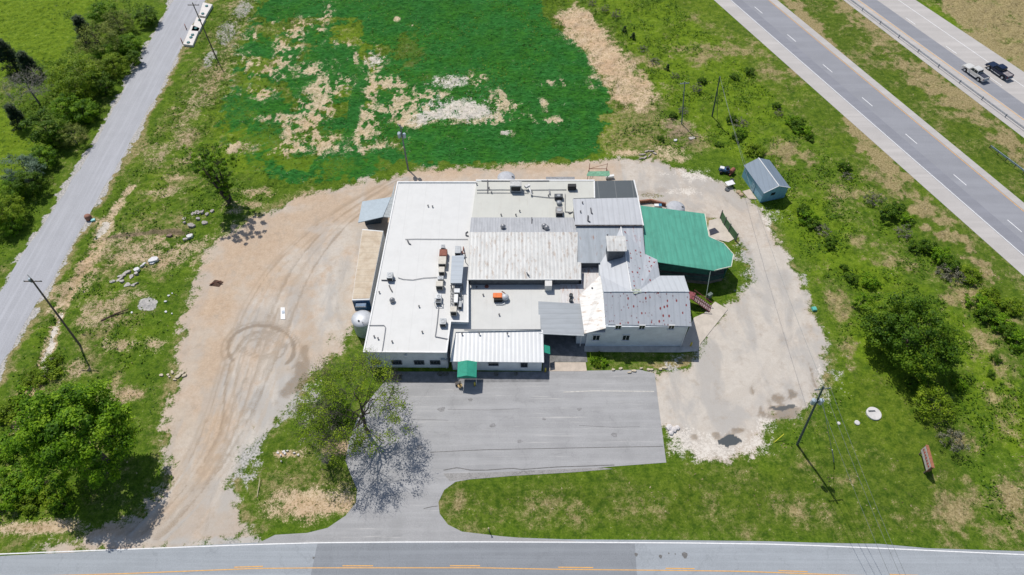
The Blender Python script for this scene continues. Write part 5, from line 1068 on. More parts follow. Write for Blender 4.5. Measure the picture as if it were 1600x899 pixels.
for q in ((238, 407, 1.9, 1.3, .30, .5, .1), (228, 411, 1.6, .5, .25, .9, .1), (223, 413, 1.7, .5, .25, 1.0, .0), (217, 420, 1.6, 1.0, .35, .7, .1), (210, 425, 1.2, .8, .5, .4, .2), (205, 432, 1.0, 1.6, .3, .3, .1), (198, 424, 2.0, .7, .25, .8, .0), (193, 430, 2.2, .6, .25, .7, .1), (186, 436, 2.2, .8, .3, .5, .1),
          (179, 441, 1.5, .8, .35, .4, .1), (192, 440, 1.8, .6, .4, .6, -.1), (200, 446, 2.0, 1.1, .3, .2, .1), (211, 444, 2.0, .4, .25, .8, .1), (206, 449, 1.4, .8, .2, .2, 0)): chunk(q[0], q[1], q[2]*.8, q[3], q[4], q[5], q[6], SLAB if q[0] < 212 else SLABW, L1, G1)
o = chunk(241, 406, 2.3, 1.6, .45, .6, .1, SLABW, 'largest white slab at the upper right end of the long rubble row', None)
L2 = 'grey flat rock slab in the small heap at the foot of the vase shaped tree'; G2 = 'slabs of the small heap by the tree'
for q in ((290, 343.5, 1.1, .8), (302, 337, .9, 1.4), (307, 336, .8, 1.5), (312, 336, .8, 1.5), (318, 335, .8, 1.4), (324, 336, .8, 1.4), (330, 333, .9, 1.2), (303, 354, 2.0, 1.1), (323, 350, 1.9, 1.4), (313, 345, 1.2, .8), (287, 352, .7, .6)): chunk(q[0], q[1], q[2], q[3], .28, -.3, .05, plain('grey_rock', (.40, .36, .34), .9, 0, .2, 4), L2, G2, 'rock_slab')
chunk(299, 370, 2.0, 1.0, .35, .1, .1, SLABW, 'white tilted slab alone below the small rock heap', None); chunk(291, 374, 1.6, .8, .25, .2, .1, SLAB, 'grey slab touching the white tilted slab', None); chunk(265, 368, 1.4, 1.0, .4, .1, .1, plain('brown_rock', (.22, .15, .12), .9, 0, .2, 4), 'brown rock at the small earth ledge', None)
L3 = 'small white scrap lying in the grass left of the bare yard'; G3 = 'white scraps in the grass'
for q in ((263, 463, .8, .5), (271, 462, .3, .3), (258, 473, .6, .4), (259, 488, .6, .5), (268, 489, .3, .3), (206, 489, .5, .5)): chunk(q[0], q[1], q[2], q[3], .05, .3, 0, SLABW, L3, G3, 'white_scrap')
L4 = 'pale rubble lump at the grass edge halfway down the yard'; G4 = 'pale rubble at the yard edge'
for q in ((254, 585, .9, .5), (262, 588, .8, .6), (268, 584, .7, .8), (276, 588, 1.4, .7), (284, 585, 1.0, .6), (262, 592, .6, .4), (272, 593, .8, .4), (290, 590, .9, .5)): chunk(q[0], q[1], q[2], q[3], .15, .2, .05, plain('buff_rubble', (.58, .50, .38), .9, 0, .15, 4), L4, G4, 'rubble_lump')
L5 = 'pale rock along the grass strip in front of the house'; G5 = 'pale rocks along the grass strip'
for q in ((960, 580), (970, 579), (988, 578), (1014, 576.5), (1020, 578), (1031, 576), (1037, 577), (980, 581), (1004, 579)): chunk(q[0], q[1], .9, .5, .15, .2, .05, plain('buff_rubble', (.58, .50, .38), .9, 0, .15, 4), L5, G5, 'rock')
L6 = 'white stone in the cluster on the grass island by the drive'; G6 = 'white stones on the grass island'
for q in ((436, 706, .6), (441, 709, .6), (447, 712, .5), (438, 715, .4), (445, 705, .5), (452, 707, .4), (440, 719, .3), (462, 711, .5), (470, 709, .5)): chunk(q[0], q[1], q[2], q[2]*.7, .15, .2, .05, plain('white_stone', (.66, .62, .60), .9), L6, G6, 'stone')
L7 = 'weathered pale plank in the heap of boards right of the crop field'; G7 = 'planks right of the crop field'
for q in ((1005, 243, 1.8, .4, .3), (1011, 238, 1.6, .4, .5), (1017, 236, 1.7, .3, .2), (1010, 246, 1.5, .5, .4), (1021, 240, 1.2, .4, -.2), (1002, 247, 1.6, .4, .1), (1015, 244, 1.8, .3, .6)): chunk(q[0], q[1], q[2], q[3], .15, q[4], .05, plain('plank', (.46, .40, .35), .9, 0, .2, 4), L7, G7, 'plank')
chunk(1055, 218, 1.2, .8, .2, .4, .05, SLABW, 'white scrap on the brown brush heap below the pale pole', None, 'white_scrap')
chunk(1081, 216, 1.6, .9, .1, .4, .05, SLAB, 'flat grey slab in the grass right of the brush heap', None)
# guard rails
def wbeam(px_pts, lab, n=12, posts=2.0):
    P = [np.array(G(*q)) for q in px_pts]; t = empty('guard_rail', tuple(P[0])); tag(t, lab, 'guard rail')
    a, c = P[0], P[-1]; L_ = np.linalg.norm(c-a); d_ = (c-a)/L_; rz = math.atan2(d_[1], d_[0]); m_ = (a+c)/2
    MB().box((m_[0], m_[1], .75), (L_, .10, .10), rz).box((m_[0], m_[1], .55), (L_, .10, .10), rz).box((m_[0], m_[1], .65), (L_, .04, .16), rz).build('beam', plain('galv_rail', (.40, .48, .56), .4, .4, .05), t)
    for k in range(int(L_/posts)+1):
        q = a+d_*k*posts; MB().box((q[0], q[1], .38), (.12, .16, .76), rz).build('post', WOOD, t)
    return t
wbeam([(1545, 232), (1660, 318)], 'short galvanised guard rail in the grass median at the right edge')
e0, dd = lin(*[(1319, 0), (1600, 218)]); e0 = e0+np.array([dd[1], -dd[0]])*(-.0)
cbr = empty('cable_barrier', (e0[0], e0[1], 0)); tag(cbr, 'low grey cable barrier with posts along the far carriageway', 'barrier')
e0, dd = lin((1326, 2), (1600, 206)); s_lo, s_hi = -20, 95
for zz in (.45, .60, .75):
    a, c = e0+dd*s_lo, e0+dd*s_hi; MB().tube((a[0], a[1], zz), (c[0], c[1], zz), .05, .05, 4).build('cable', plain('barrier_steel', (.20, .24, .29), .5, .3), cbr)
k = s_lo
while k < s_hi: q = e0+dd*k; MB().box((q[0], q[1], .42), (.14, .14, .84), 0).build('post', M['barrier_steel'], cbr); k += 6.2
# ------------------------------------------------------------------ pickup trucks
def truck(paint, lab, loc, rz, bedm):
    t = empty('pickup_truck', (0, 0, 0)); tag(t, lab, 'pickup truck', 'pickup trucks on the far carriageway')
    W_ = .98
    def side(prof, hw, name, m_, tap=0.0, par=t, bevel=.05):
        n = len(prof); vs = [(x, -hw*(1-tap*(z > 1.2)), z) for x, z in prof]+[(x, hw*(1-tap*(z > 1.2)), z) for x, z in prof]
        fs = [tuple(range(n)), tuple(range(2*n-1, n-1, -1))]+[((i+1) % n, i, n+i, n+(i+1) % n) for i in range(n)]
        b = MB(); b.add(vs, fs); return b.build(name, m_, par, local=True, bevel=bevel)
    # x forward; lower body with wheel arches
    prof = [(-2.9, .55), (-2.9, 1.08), (-1.05, 1.12), (-1.05, 1.16), (1.1, 1.16), (1.15, 1.22), (2.55, 1.12), (2.85, .98), (2.9, .55), (2.42, .5), (2.3, .85), (2.0, .98), (1.7, .98), (1.4, .85), (1.28, .5), (-1.35, .5), (-1.47, .85), (-1.77, .98), (-2.07, .98), (-2.37, .85), (-2.49, .5)]
    side(prof, W_, 'body', paint)
    cab = [(-1.02, 1.15), (-.92, 1.82), (-.6, 1.90), (.45, 1.90), (.62, 1.84), (1.25, 1.20)]
    side(cab, W_-.06, 'cab', paint, .16)
    gl = [(-1.0, 1.30), (-.93, 1.74), (.52, 1.74), (1.02, 1.30)]
    for s_ in (-1, 1):
        y0, y1 = s_*(W_-.03), s_*(W_-.125); b = MB()
        for x0, x1, x2, x3 in ((-.90, -.86, -.12, -.12), (-.02, -.02, .48, .92)): b.add([(x0, y0-.02*s_*0, 1.28), (x3, y0, 1.28), (x2, y1-.0, 1.74), (x1, y1, 1.74)], [(0, 1, 2, 3) if s_ < 0 else (3, 2, 1, 0)])
        b.build('side_window', GLASS, t, local=True)
    MB().add([(1.24, -.78, 1.25), (1.24, .78, 1.25), (.68, .68, 1.83), (.68, -.68, 1.83)], [(0, 1, 2, 3)]).build('windscreen', GLASS, t, local=True)
    MB().add([(-1.05, .74, 1.30), (-1.05, -.74, 1.30), (-.97, -.66, 1.76), (-.97, .66, 1.76)], [(0, 1, 2, 3)]).build('rear_window', GLASS, t, local=True)
    MB().box((-1.97, 0, 1.135), (1.66, 1.66, .03)).build('bed', bedm, t, local=True)
    for s_ in (-1, 1): MB().box((-1.97, s_*.90, 1.17), (1.80, .14, .10)).build('bed_rail', paint, t, local=True)
    MB().box((-2.87, 0, 1.12), (.08, 1.8, .14)).build('tailgate', paint, t, local=True)
    MB().box((-2.98, 0, .58), (.18, 1.9, .18)).build('bumper', LMET, t, local=True, bevel=.03); MB().box((2.96, 0, .58), (.16, 1.92, .22)).build('bumper', LMET, t, local=True, bevel=.03)
    for s_ in (-1, 1):
        MB().box((2.86, s_*.75, .86), (.08, .32, .18)).build('headlight', plain('lens', (.8, .82, .85), .1), t, local=True); MB().box((-2.91, s_*.88, .92), (.05, .16, .32)).build('tail_light', plain('red_lens', (.5, .02, .02), .2), t, local=True)
        MB().box((1.0, s_*1.10, 1.28), (.14, .22, .18)).build('mirror', paint, t, local=True); MB().box((-.05, s_*.99, .48), (2.4, .14, .06)).build('running_board', LMET, t, local=True)
        for x in (1.85, -1.92):
            wl = MB().tube((x, s_*.72, .41), (x, s_*1.0, .41), .41, .41, 20).build('wheel', BLK, t, local=True); MB().tube((x, s_*.985, .41), (x, s_*1.01, .41), .24, .24, 12).build('rim', LMET, wl, local=True)
    t.location = loc; t.rotation_euler = (0, 0, rz); return t
hd = -np.array(lin((1403, 0), (1600, 136))[1]); rz = math.atan2(hd[1], hd[0])
silver = plain('silver_paint', (.66, .65, .62), .3, .1, .04); navy = plain('navy_paint', (.012, .022, .055), .18, .1, .05)
g1 = G(1521, 118); g2 = G(1558, 115)
truck(silver, 'silver pickup truck with half covered bed in the left lane', (g1[0], g1[1], .05), rz, plain('bed_liner', (.04, .045, .07), .7))
truck(navy, 'dark blue pickup truck with loaded bed in the right lane', (g2[0], g2[1], .05), rz, plain('bed_load', (.30, .27, .27), .7, 0, .4, 3))

def word(k): return ('first', 'second', 'third', 'fourth', 'fifth', 'sixth', 'seventh', 'eighth', 'ninth', 'tenth', 'eleventh', 'twelfth', 'thirteenth', 'fourteenth', 'fifteenth')[k]
def rank(group, text, axis=0):
    """tell the members of a row apart by their order in it"""
    m = sorted([o for o in bpy.data.objects if o.get('group') == group], key=lambda o: (o.location[axis] if axis == 0 else -o.location[axis]))
    for k, o in enumerate(m):
        if len(m) > 1: o['label'] = text % word(k)
rank('pale rubble at the yard edge', '%s pale rubble lump from the left in the patch at the dirt yard edge')
rank('pale rocks along the grass strip', '%s pale rock from the left along the house grass strip')
rank('white stones on the grass island', '%s white stone from the left in the cluster on the grass island')
rank('planks right of the crop field', '%s weathered plank from the left in the heap right of the crop field')
rank('white scraps in the grass', '%s white scrap from the left in the grass left of the yard')
rank('white boulders at the lot corner', '%s white boulder from the left at the parking lot corner')
rank('tan boulders by the shed', '%s tan boulder from the left beside the shed slab')
rank('brown marker boards', '%s brown marker board from the left at the white platforms')
rank('slabs of the long rubble row', '%s broken slab from the left in the long rubble row')
rank('slabs of the small heap by the tree', '%s grey rock slab from the left in the small heap by the vase shaped tree')
# ================================================================== VEGETATION
def leaf_mat(name, dark, mid, light, trans=.30, rough=.6):
    t = NT(name); a = t.attr('tone').outputs['Fac']
    v = t.obj(world=True); n = t.noise(v, 1.2, 3)
    k = t.math('ADD', a, t.math('MULTIPLY', t.math('SUBTRACT', n, .5), .5))
    cc = t.mix(t.step(k, .1, .55), dark, mid); cc = t.mix(t.step(k, .5, .95), cc, light)
    t.put(cc, t.b.inputs['Base Color']); t.b.inputs['Roughness'].default_value = rough; t.b.inputs['Specular IOR Level'].default_value = .25
    tr = t.n('ShaderNodeBsdfTranslucent'); t.put(cc, tr.inputs['Color']); mx = t.n('ShaderNodeMixShader'); mx.inputs[0].default_value = trans
    t.l(t.b.outputs[0], mx.inputs[1]); t.l(tr.outputs[0], mx.inputs[2]); t.l(mx.outputs[0], t.out.inputs[0]); M[name] = t.m; return t.m
LM = dict(
    bright=leaf_mat('leaf_bright', (.045, .13, .003), (.155, .32, .006), (.32, .50, .02), .42),
    deep=leaf_mat('leaf_deep', (.03, .085, .003), (.10, .205, .007), (.20, .31, .016), .4),
    yellow=leaf_mat('leaf_yellow', (.09, .17, .006), (.22, .34, .012), (.36, .46, .03), .42),
    pale=leaf_mat('leaf_pale', (.10, .15, .02), (.22, .28, .04), (.34, .38, .08), .4),
    cedar=leaf_mat('leaf_cedar', (.010, .026, .010), (.025, .055, .016), (.05, .085, .025), .1),
    blue=leaf_mat('leaf_blue', (.05, .10, .06), (.13, .21, .13), (.24, .33, .22)),
    grey=leaf_mat('twig_grey', (.07, .075, .05), (.15, .15, .10), (.24, .23, .16), .1),
    weed=leaf_mat('weed_leaf', (.045, .11, .004), (.12, .23, .008), (.21, .33, .014), .35),
    straw=leaf_mat('straw_leaf', (.16, .13, .05), (.34, .27, .14), (.52, .43, .27), .2),
    crop=leaf_mat('crop_leaf', (.014, .105, .010), (.028, .17, .024), (.045, .22, .045), .3))
BARK = plain('bark', (.085, .070, .058), .95, 0, .25, 5); BARKG = plain('grey_bark', (.22, .205, .19), .95, 0, .25, 5)
def cards(name, P, Nrm, S, tone, mat, parent, asp=.62, rng=None):
    """many small leaf faces: centres P, normals Nrm, sizes S"""
    rng = rng or np.random
    n = len(P); Nrm = Nrm/(np.linalg.norm(Nrm, axis=1)[:, None]+1e-9); r = rng.normal(size=(n, 3)); U = np.cross(Nrm, r); U /= np.linalg.norm(U, axis=1)[:, None]+1e-9; Vv = np.cross(Nrm, U)
    U = U*S[:, None]*.5; Vv = Vv*S[:, None]*.5*asp
    bend = Nrm*S[:, None]*.12
    vs = np.stack([P-U, P+Vv-bend, P+U*.9, P-Vv-bend], 1).reshape(-1, 3)
    me = bpy.data.meshes.new(name); me.vertices.add(4*n); me.vertices.foreach_set('co', vs.astype(np.float32).ravel()); me.loops.add(4*n); me.loops.foreach_set('vertex_index', np.arange(4*n, dtype=np.int32))
    me.polygons.add(n); me.polygons.foreach_set('loop_start', np.arange(0, 4*n, 4, dtype=np.int32)); me.polygons.foreach_set('loop_total', np.full(n, 4, np.int32)); me.update(calc_edges=True)
    at = me.attributes.new('tone', 'FLOAT', 'POINT'); at.data.foreach_set('value', np.repeat(tone, 4).astype(np.float32)); me.materials.append(mat)
    o = bpy.data.objects.new(name, me); col.objects.link(o); o.parent = parent; return o
def tree(seed, h, rad, kind='deep', shape='round', clumps=120, leaves=120, leaf=.28, bare=0, name='tree', low=.25, bark=None, clr=1.15, stems=1, twigs=0, lean=(0, 0)):
    rg = np.random.RandomState(seed); root = empty(name)
    zc = h*(low+1)/2; rz_ = h*(1-low)/2
    C = []
    lob = rg.normal(size=(7, 3)); lob /= np.linalg.norm(lob, axis=1)[:, None]; lw = rg.uniform(-.22, .28, 7)
    while len(C) < clumps:
        d = rg.normal(size=3); d /= np.linalg.norm(d); k = 1+sum(w_*max(0, np.dot(d, l))**3 for w_, l in zip(lw, lob)); rr = rg.uniform(.25, 1)**.45*k*rg.uniform(.88, 1.06)
        if shape == 'round': p = np.array([d[0]*rad*rr, d[1]*rad*rr, zc+d[2]*rz_*rr])
        elif shape == 'cone': t_ = rg.uniform(0, 1)**.8; a = rg.uniform(0, 6.28); r_ = rad*(1-t_*.85)*rg.uniform(.5, 1); p = np.array([math.cos(a)*r_, math.sin(a)*r_, h*(low+(1-low)*t_)])
        elif shape == 'vase': t_ = rg.uniform(0, 1)**.7; a = rg.uniform(0, 6.28); r_ = rad*(.25+.75*t_)*rg.uniform(.3, 1); p = np.array([math.cos(a)*r_, math.sin(a)*r_, h*(low+(1-low)*t_*rg.uniform(.85, 1.05))])
        else: p = np.array([d[0]*rad*rr, d[1]*rad*rr, zc+abs(d[2])*rz_*rr-rz_*.4])
        if p[2] < .15: continue
        p[0] += lean[0]*p[2]/h; p[1] += lean[1]*p[2]/h; C.append(p)
    C = np.array(C)
    # wood: stems, limbs, branches
    b = MB(); r0 = max(.05, h*.022); nodes = []
    for s_ in range(stems):
        a = rg.uniform(0, 6.28); base = np.array([math.cos(a), math.sin(a), 0])*(.15*rad if stems > 1 else 0)*.4; top = np.array([lean[0]*.6+rg.uniform(-.1, .1)*rad, lean[1]*.6+rg.uniform(-.1, .1)*rad, h*(.72 if shape != 'cone' else .95)])
        if stems > 1: top[:2] += np.array([math.cos(a), math.sin(a)])*rad*.45
        prev = base-np.array([0, 0, .3]); m_ = 6
        for k in range(1, m_+1):
            p = base+(top-base)*k/m_+np.array([rg.uniform(-1, 1), rg.uniform(-1, 1), 0])*rad*.035; b.tube(prev, p, r0*(1-.13*(k-1)), r0*(1-.13*k), 7, False); nodes.append((p, r0*(1-.13*k))); prev = p
    LP = []
    nl = {0: 9}.get(0)
    if shape != 'cone' and rad > 1.4:
        for k in range(nl+(9 if bare else 0)):
            n0, nr = nodes[rg.randint(1, len(nodes))]; tgt = C[rg.randint(len(C))]; prev = n0; rr = nr*(.75 if bare else .55)
            for j in range(1, 5):
                t_ = j/4; p = n0*(1-t_)+tgt*t_+rg.normal(size=3)*rad*.045; b.tube(prev, p, rr*(1.08-.24*j+.0), rr*(1.08-.24*j)*.8, 5, False); prev = p; LP.append((p, rr*(1.0-.22*j)))
    ln_ = LP+nodes
    LPp = np.array([q[0] for q in ln_])
    if rad > .9:
        for c in C[::(1 if twigs else 2)]:
            k = np.argmin(np.linalg.norm(LPp-c, axis=1)+(LPp[:, 2] > c[2])*rad*.5); p0, rr = ln_[k]; mid = (p0+c)/2+rg.normal(size=3)*.12*rad/4; rr = max(rr*.5, .02); b.tube(p0, mid, rr, rr*.7, 4, False); b.tube(mid, c, rr*.7, rr*.3, 4, False)
            for _k in range(twigs):
                d = rg.normal(size=3); d[2] = abs(d[2])*.6; d += (c-np.array([0, 0, zc]))/rad*.8; b.tube(mid if _k % 2 else c, (mid if _k % 2 else c)+d/np.linalg.norm(d)*rad*rg.uniform(.12, .26), rr*.35+.008, .008, 3, False)
    tr = b.build('trunk', bark or BARK, root, local=True)
    # leaves
    n = len(C)*leaves; ci = np.repeat(np.arange(len(C)), leaves)
    cr = rg.uniform(.65, 1.3, len(C))*clr*rad/5.0 if rad > 1 else rg.uniform(.7, 1.2, len(C))*rad*.45
    d = rg.normal(size=(n, 3)); d /= np.linalg.norm(d, axis=1)[:, None]; rr = rg.uniform(0, 1, n)**.5
    P = C[ci]+d*(rr*cr[ci])[:, None]*np.array([1, 1, .62]); ctr = np.array([lean[0]*.5, lean[1]*.5, zc*.8])
    Nn = d*.7+np.array([0, 0, .75])+rg.normal(size=(n, 3))*.42+(P-ctr)/rad*.35
    tone = np.clip(rg.uniform(.2, .8, len(C))[ci]+rg.normal(size=n)*.16, 0, 1); S = leaf*rg.uniform(.6, 1.4, n); keep = P[:, 2] > .05
    cards('crown', P[keep], Nn[keep], S[keep], tone[keep], LM[kind], root, rng=rg)
    return root
def place(root, px, py, zc=None, base=False, rz=0.0, s=1.0, sz=None):
    p = G(px, py, 0 if base else zc); x, y = p[0], p[1]
    root.location = (x, y, zat(x, y)-.05); root.rotation_euler = (0, 0, rz); root.scale = (s, s, sz or s)
# ---- the trees one can tell apart
t = tree(3, 16, 6.3, 'bright', 'round', 200, 140, .36, low=.28, clr=.85); place(t, 112, 672, 10.0); tag(t, 'biggest dense bright green tree in the lower left corner by the drive', 'tree')
t = tree(8, 14, 8.0, 'yellow', 'dome', 135, 72, .21, low=.25, clr=.74, twigs=9, bare=1, bark=BARK, lean=(-.6, .4)); place(t, 576, 676, base=True); tag(t, 'thin crowned spring tree with dark bare limbs at the parking lot corner', 'tree')
t = tree(9, 5.5, 3.6, 'grey', 'round', 34, 26, .20, low=.2, twigs=5, bark=BARK); place(t, 500, 660, 2.8); tag(t, 'grey twiggy bush tree left of the thin crowned tree', 'tree')
t = tree(19, 4.2, 3.0, 'deep', 'round', 44, 60, .25, low=.1, twigs=2); place(t, 516, 640, 2); tag(t, 'green bush filling the left foot of the thin crowned tree', 'bush')
t = tree(21, 5.0, 2.6, 'grey', 'vase', 20, 10, .16, low=.3, twigs=6, stems=3, bark=BARKG); place(t, 512, 722, base=True); tag(t, 'bare many stemmed sapling on the right tip of the grass island', 'sapling')
t = tree(12, 13.5, 4.4, 'bright', 'vase', 150, 85, .26, low=.12, stems=4, clr=.5, twigs=4); place(t, 361, 318, base=True); t.name = 'vase_shaped_tree'; tag(t, 'vase shaped green tree with several stems at top left of the dirt yard', 'tree')
t = tree(14, 9.5, 6.6, 'deep', 'round', 190, 110, .34, low=.08, clr=.85); place(t, 1428, 520, 4.6); tag(t, 'broad dark green tree alone in the weedy strip right of the yard', 'tree')
t = tree(15, 4.2, 3.2, 'yellow', 'round', 60, 60, .25, low=.05, twigs=1); place(t, 1462, 632, 1.8); tag(t, 'yellow green bush just below the broad dark tree', 'bush')
t = tree(16, 2.6, 2.0, 'grey', 'round', 30, 26, .2, low=.05, twigs=3); place(t, 1487, 690, 1.0); tag(t, 'low grey brown bush right of the roadside sign', 'bush')
t = tree(17, 3.2, 1.3, 'bright', 'round', 30, 60, .2, low=.05); place(t, 1345, 472, 1.3); tag(t, 'reddish tipped small bush at the upper left of the broad tree', 'bush')
# ---- woods along the lane, top left: prototypes then copies
PR = {
 'bright': tree(31, 8, 4.3, 'bright', 'round', 90, 90, .32, low=.05, clr=1.05), 'deep': tree(32, 9, 4.2, 'deep', 'round', 90, 90, .32, low=.05, clr=1.05),
 'yellow': tree(33, 9, 4.8, 'yellow', 'round', 110, 80, .32, low=.05, clr=1.05), 'pale': tree(34, 9, 4.4, 'pale', 'round', 80, 60, .28, low=.15, twigs=2), 'cedar': tree(35, 9, 2.6, 'cedar', 'cone', 110, 90, .26, low=.03, clr=1.5),
 'grey': tree(36, 10, 5.0, 'grey', 'dome', 70, 20, .2, low=.2, twigs=6, bark=BARKG), 'blue': tree(37, 7, 4.0, 'blue', 'round', 90, 90, .27, low=.05)}
used_p = set()
def inst(kind, px, py, zc, s, lab, group=None, rz=0, sz=None, cat='tree', name=None, P_=PR):
    o = P_[kind] if kind not in used_p else copy_tree(P_[kind]); used_p.add(kind)
    if name: o.name = name
    place(o, px, py, zc, rz=rz, s=s, sz=sz); tag(o, lab, cat, group or 'trees along the lane'); return o
for q in (
 ('deep', 232, 18, 4.5, .8, 'green tree by the lane at the very top edge, nearest the asphalt'), ('bright', 205, 60, 4.5, .85, 'green tree by the lane second from the top edge'), ('bright', 160, 12, 4, .8, 'bright tree at the top edge left of the lane trees'),
 ('pale', 190, 30, 4.5, .9, 'pale olive tree in the upper lane row'), ('pale', 155, 62, 4.5, 1.0, 'pale olive tree standing behind the tall green one'), ('cedar', 128, 38, 5, 1.0, 'dark cedar behind the pale olive tree'), ('yellow', 182, 95, 4.5, .75, 'yellow green tree above the shaded bank of the lane'),
 ('bright', 165, 70, 5.5, .75, 'tall bright green tree in the middle of the upper row'), ('yellow', 120, 118, 5, 1.05, 'big yellow green tree in the middle of the woods'), ('deep', 165, 130, 3.6, .8, 'dark bushy tree hanging over the bank below the yellow green one'),
 ('grey', 42, 128, 6, 1.15, 'large bare grey crowned tree at the left edge of the woods'), ('cedar', 12, 85, 4.5, 1.1, 'dark cedar at the left frame edge above the bare tree'), ('cedar', 42, 95, 4.5, .9, 'smaller dark cedar right above the bare grey tree'),
 ('bright', 98, 155, 5, .8, 'bright green tree below the big yellow green one'), ('bright', 135, 170, 3.5, .9, 'bright green tree over the shaded bank, lower part'), ('deep', 72, 198, 4.5, 1.0, 'dark green tree below the bare grey crown'), ('bright', 85, 205, 3.5, .6, 'small bright tree below the dark one in the lower woods'),
 ('cedar', 22, 175, 4, .8, 'dark brown green cedar at the foot of the bare grey tree'), ('pale', 112, 208, 3, .6, 'small pale tree at the lower end of the dense woods'), ('blue', 38, 258, 3.6, .85, 'blue grey foliaged tree below the dense woods'), ('bright', 62, 238, 3.5, .65, 'green tree touching the blue grey one on its right'),
 ('deep', 50, 285, 3, .65, 'dark green tree under the blue grey one'), ('bright', 18, 290, 3, .6, 'bright bushy tree left of the lower dark tree'), ('yellow', 8, 330, 3.2, .7, 'yellow green tree at the left edge, lowest of the lane trees'), ('bright', 20, 350, 2, .5, 'small bright bush tree at the very bottom of the lane row'),
 ('pale', 145, 100, 5, .8, 'pale tree squeezed between the yellow green tree and the bank'), ('deep', 215, 88, 3, .55, 'small dark tree leaning over the lane edge')):
    near = (q[1]-245+q[2]*.62)/30; kf = .72 if near > -1.3 and q[2] < 200 else .92
    inst(q[0], q[1]-(9 if kf < .8 else 3), q[2], q[3]*kf, q[4]*(.85 if kf < .8 else 1), q[5], rz=random.uniform(0, 6.28), sz=q[4]*kf*random.uniform(.8, 1.0))
# undergrowth left of the big tree
SH = {'s_green': tree(51, 2.2, 1.7, 'bright', 'round', 40, 60, .24, low=.0, clr=1.4, name='bush'), 's_deep': tree(52, 2.0, 1.6, 'deep', 'round', 40, 60, .24, low=.0, clr=1.4, name='bush'), 's_yel': tree(53, 1.8, 1.8, 'yellow', 'round', 40, 55, .24, low=.0, clr=1.4, name='bush'),
      's_grey': tree(54, 1.8, 1.6, 'grey', 'round', 26, 22, .18, low=.0, twigs=4, name='bush'), 's_cedar': tree(55, 2.4, 1.1, 'cedar', 'cone', 40, 50, .2, low=0, clr=1.2, name='bush')}
ADJ = dict(s_green='bright green', s_deep='dark green', s_yel='yellow green', s_grey='grey twiggy', s_cedar='dark cedar like')
def shrubs(lst, lab, grp):
    where = lab.split(' bush ', 1)[1] if ' bush ' in lab else lab.split(' shrub ', 1)[1]
    by = {}
    for q in sorted(lst, key=lambda q: (q[2], q[1])): by.setdefault(q[0], []).append(q)
    for kind, qs in by.items():
        for k, q in enumerate(qs):
            pos = {1: 'only ', 2: ('upper ', 'lower ')[k] if len(qs) == 2 else ''}.get(len(qs), word(k)+' ')
            l_ = pos+ADJ[kind]+' bush '+('' if len(qs) < 3 else 'down ')+where
            inst(q[0], q[1], q[2], .7*q[3], q[3]*.9, l_, grp, rz=random.uniform(0, 6.28), sz=q[3]*random.uniform(.6, .95), cat='bush', P_=SH)
shrubs([('s_green', 25, 745, 1.3), ('s_green', 60, 755, 1.4), ('s_yel', 85, 770, 1.2), ('s_green', 15, 780, 1.2), ('s_yel', 45, 785, 1.0), ('s_green', 95, 785, 1.0), ('s_yel', 10, 640, 1.4), ('s_green', 5, 700, 1.4), ('s_deep', 15, 760, 1.1)], 'bright green bush in the thicket at the foot of the biggest tree', 'bushes under the biggest tree')
shrubs([('s_deep', 1388, 335, 1.25), ('s_deep', 1406, 325, 1.1), ('s_green', 1418, 342, .9), ('s_grey', 1365, 310, 1.2), ('s_grey', 1412, 362, 1.1), ('s_deep', 1432, 385, 1.0), ('s_deep', 1450, 385, 1.1), ('s_green', 1470, 402, 1.1), ('s_deep', 1485, 415, 1.2), ('s_grey', 1490, 430, 1.3), ('s_grey', 1475, 425, 1.0), ('s_yel', 1520, 430, 1.2), ('s_yel', 1545, 460, 1.1),
        ('s_green', 1530, 475, 1.2), ('s_deep', 1540, 490, 1.1), ('s_green', 1565, 505, 1.1), ('s_deep', 1570, 520, 1.0), ('s_yel', 1580, 480, 1.2), ('s_green', 1590, 530, 1.1)], 'low bush in the row below the highway on the right', 'bushes in the row below the highway')
shrubs([('s_deep', 1318, 262, .9), ('s_grey', 1325, 275, .8), ('s_deep', 1248, 195, 1.1), ('s_green', 1256, 203, 1.1), ('s_green', 1240, 188, .9), ('s_deep', 1265, 212, .8), ('s_deep', 1213, 165, .7), ('s_grey', 1218, 175, .7)], 'low dark bush between the blue shed and the highway', 'bushes above the blue shed')
shrubs([('s_deep', 1172, 112, .9), ('s_deep', 1148, 120, .7), ('s_deep', 1096, 127, .8), ('s_grey', 1088, 140, .9), ('s_deep', 1143, 185, .9), ('s_grey', 1158, 190, 1.1), ('s_deep', 1153, 210, 1.0), ('s_green', 1160, 205, .8), ('s_deep', 1052, 178, .7), ('s_grey', 1068, 172, .8), ('s_yel', 1180, 232, 1.2), ('s_deep', 1125, 225, .6), ('s_deep', 1033, 216, .6)], 'small bush in the rough ground around the two bare poles', 'bushes round the two poles')
shrubs([('s_deep', 1255, 330, 1.0), ('s_green', 1262, 340, 1.0), ('s_deep', 1272, 348, 1.0), ('s_grey', 1286, 360, 1.0), ('s_deep', 1300, 375, .8), ('s_deep', 1298, 385, .6), ('s_deep', 1332, 435, .8), ('s_deep', 1318, 418, .5), ('s_green', 1360, 440, .9)], 'dark bush right of the yard and below the blue shed', 'bushes right of the yard')
shrubs([('s_grey', 925, 5, .8), ('s_grey', 945, 15, .8), ('s_grey', 962, 22, .9), ('s_cedar', 976, 47, .7), ('s_cedar', 989, 57, .8), ('s_grey', 1005, 75, .8), ('s_grey', 1025, 92, .9), ('s_cedar', 1043, 105, .7), ('s_grey', 1055, 118, .7)], 'thin bush in the fence row right of the crop field', 'shrubs of the old fence row')
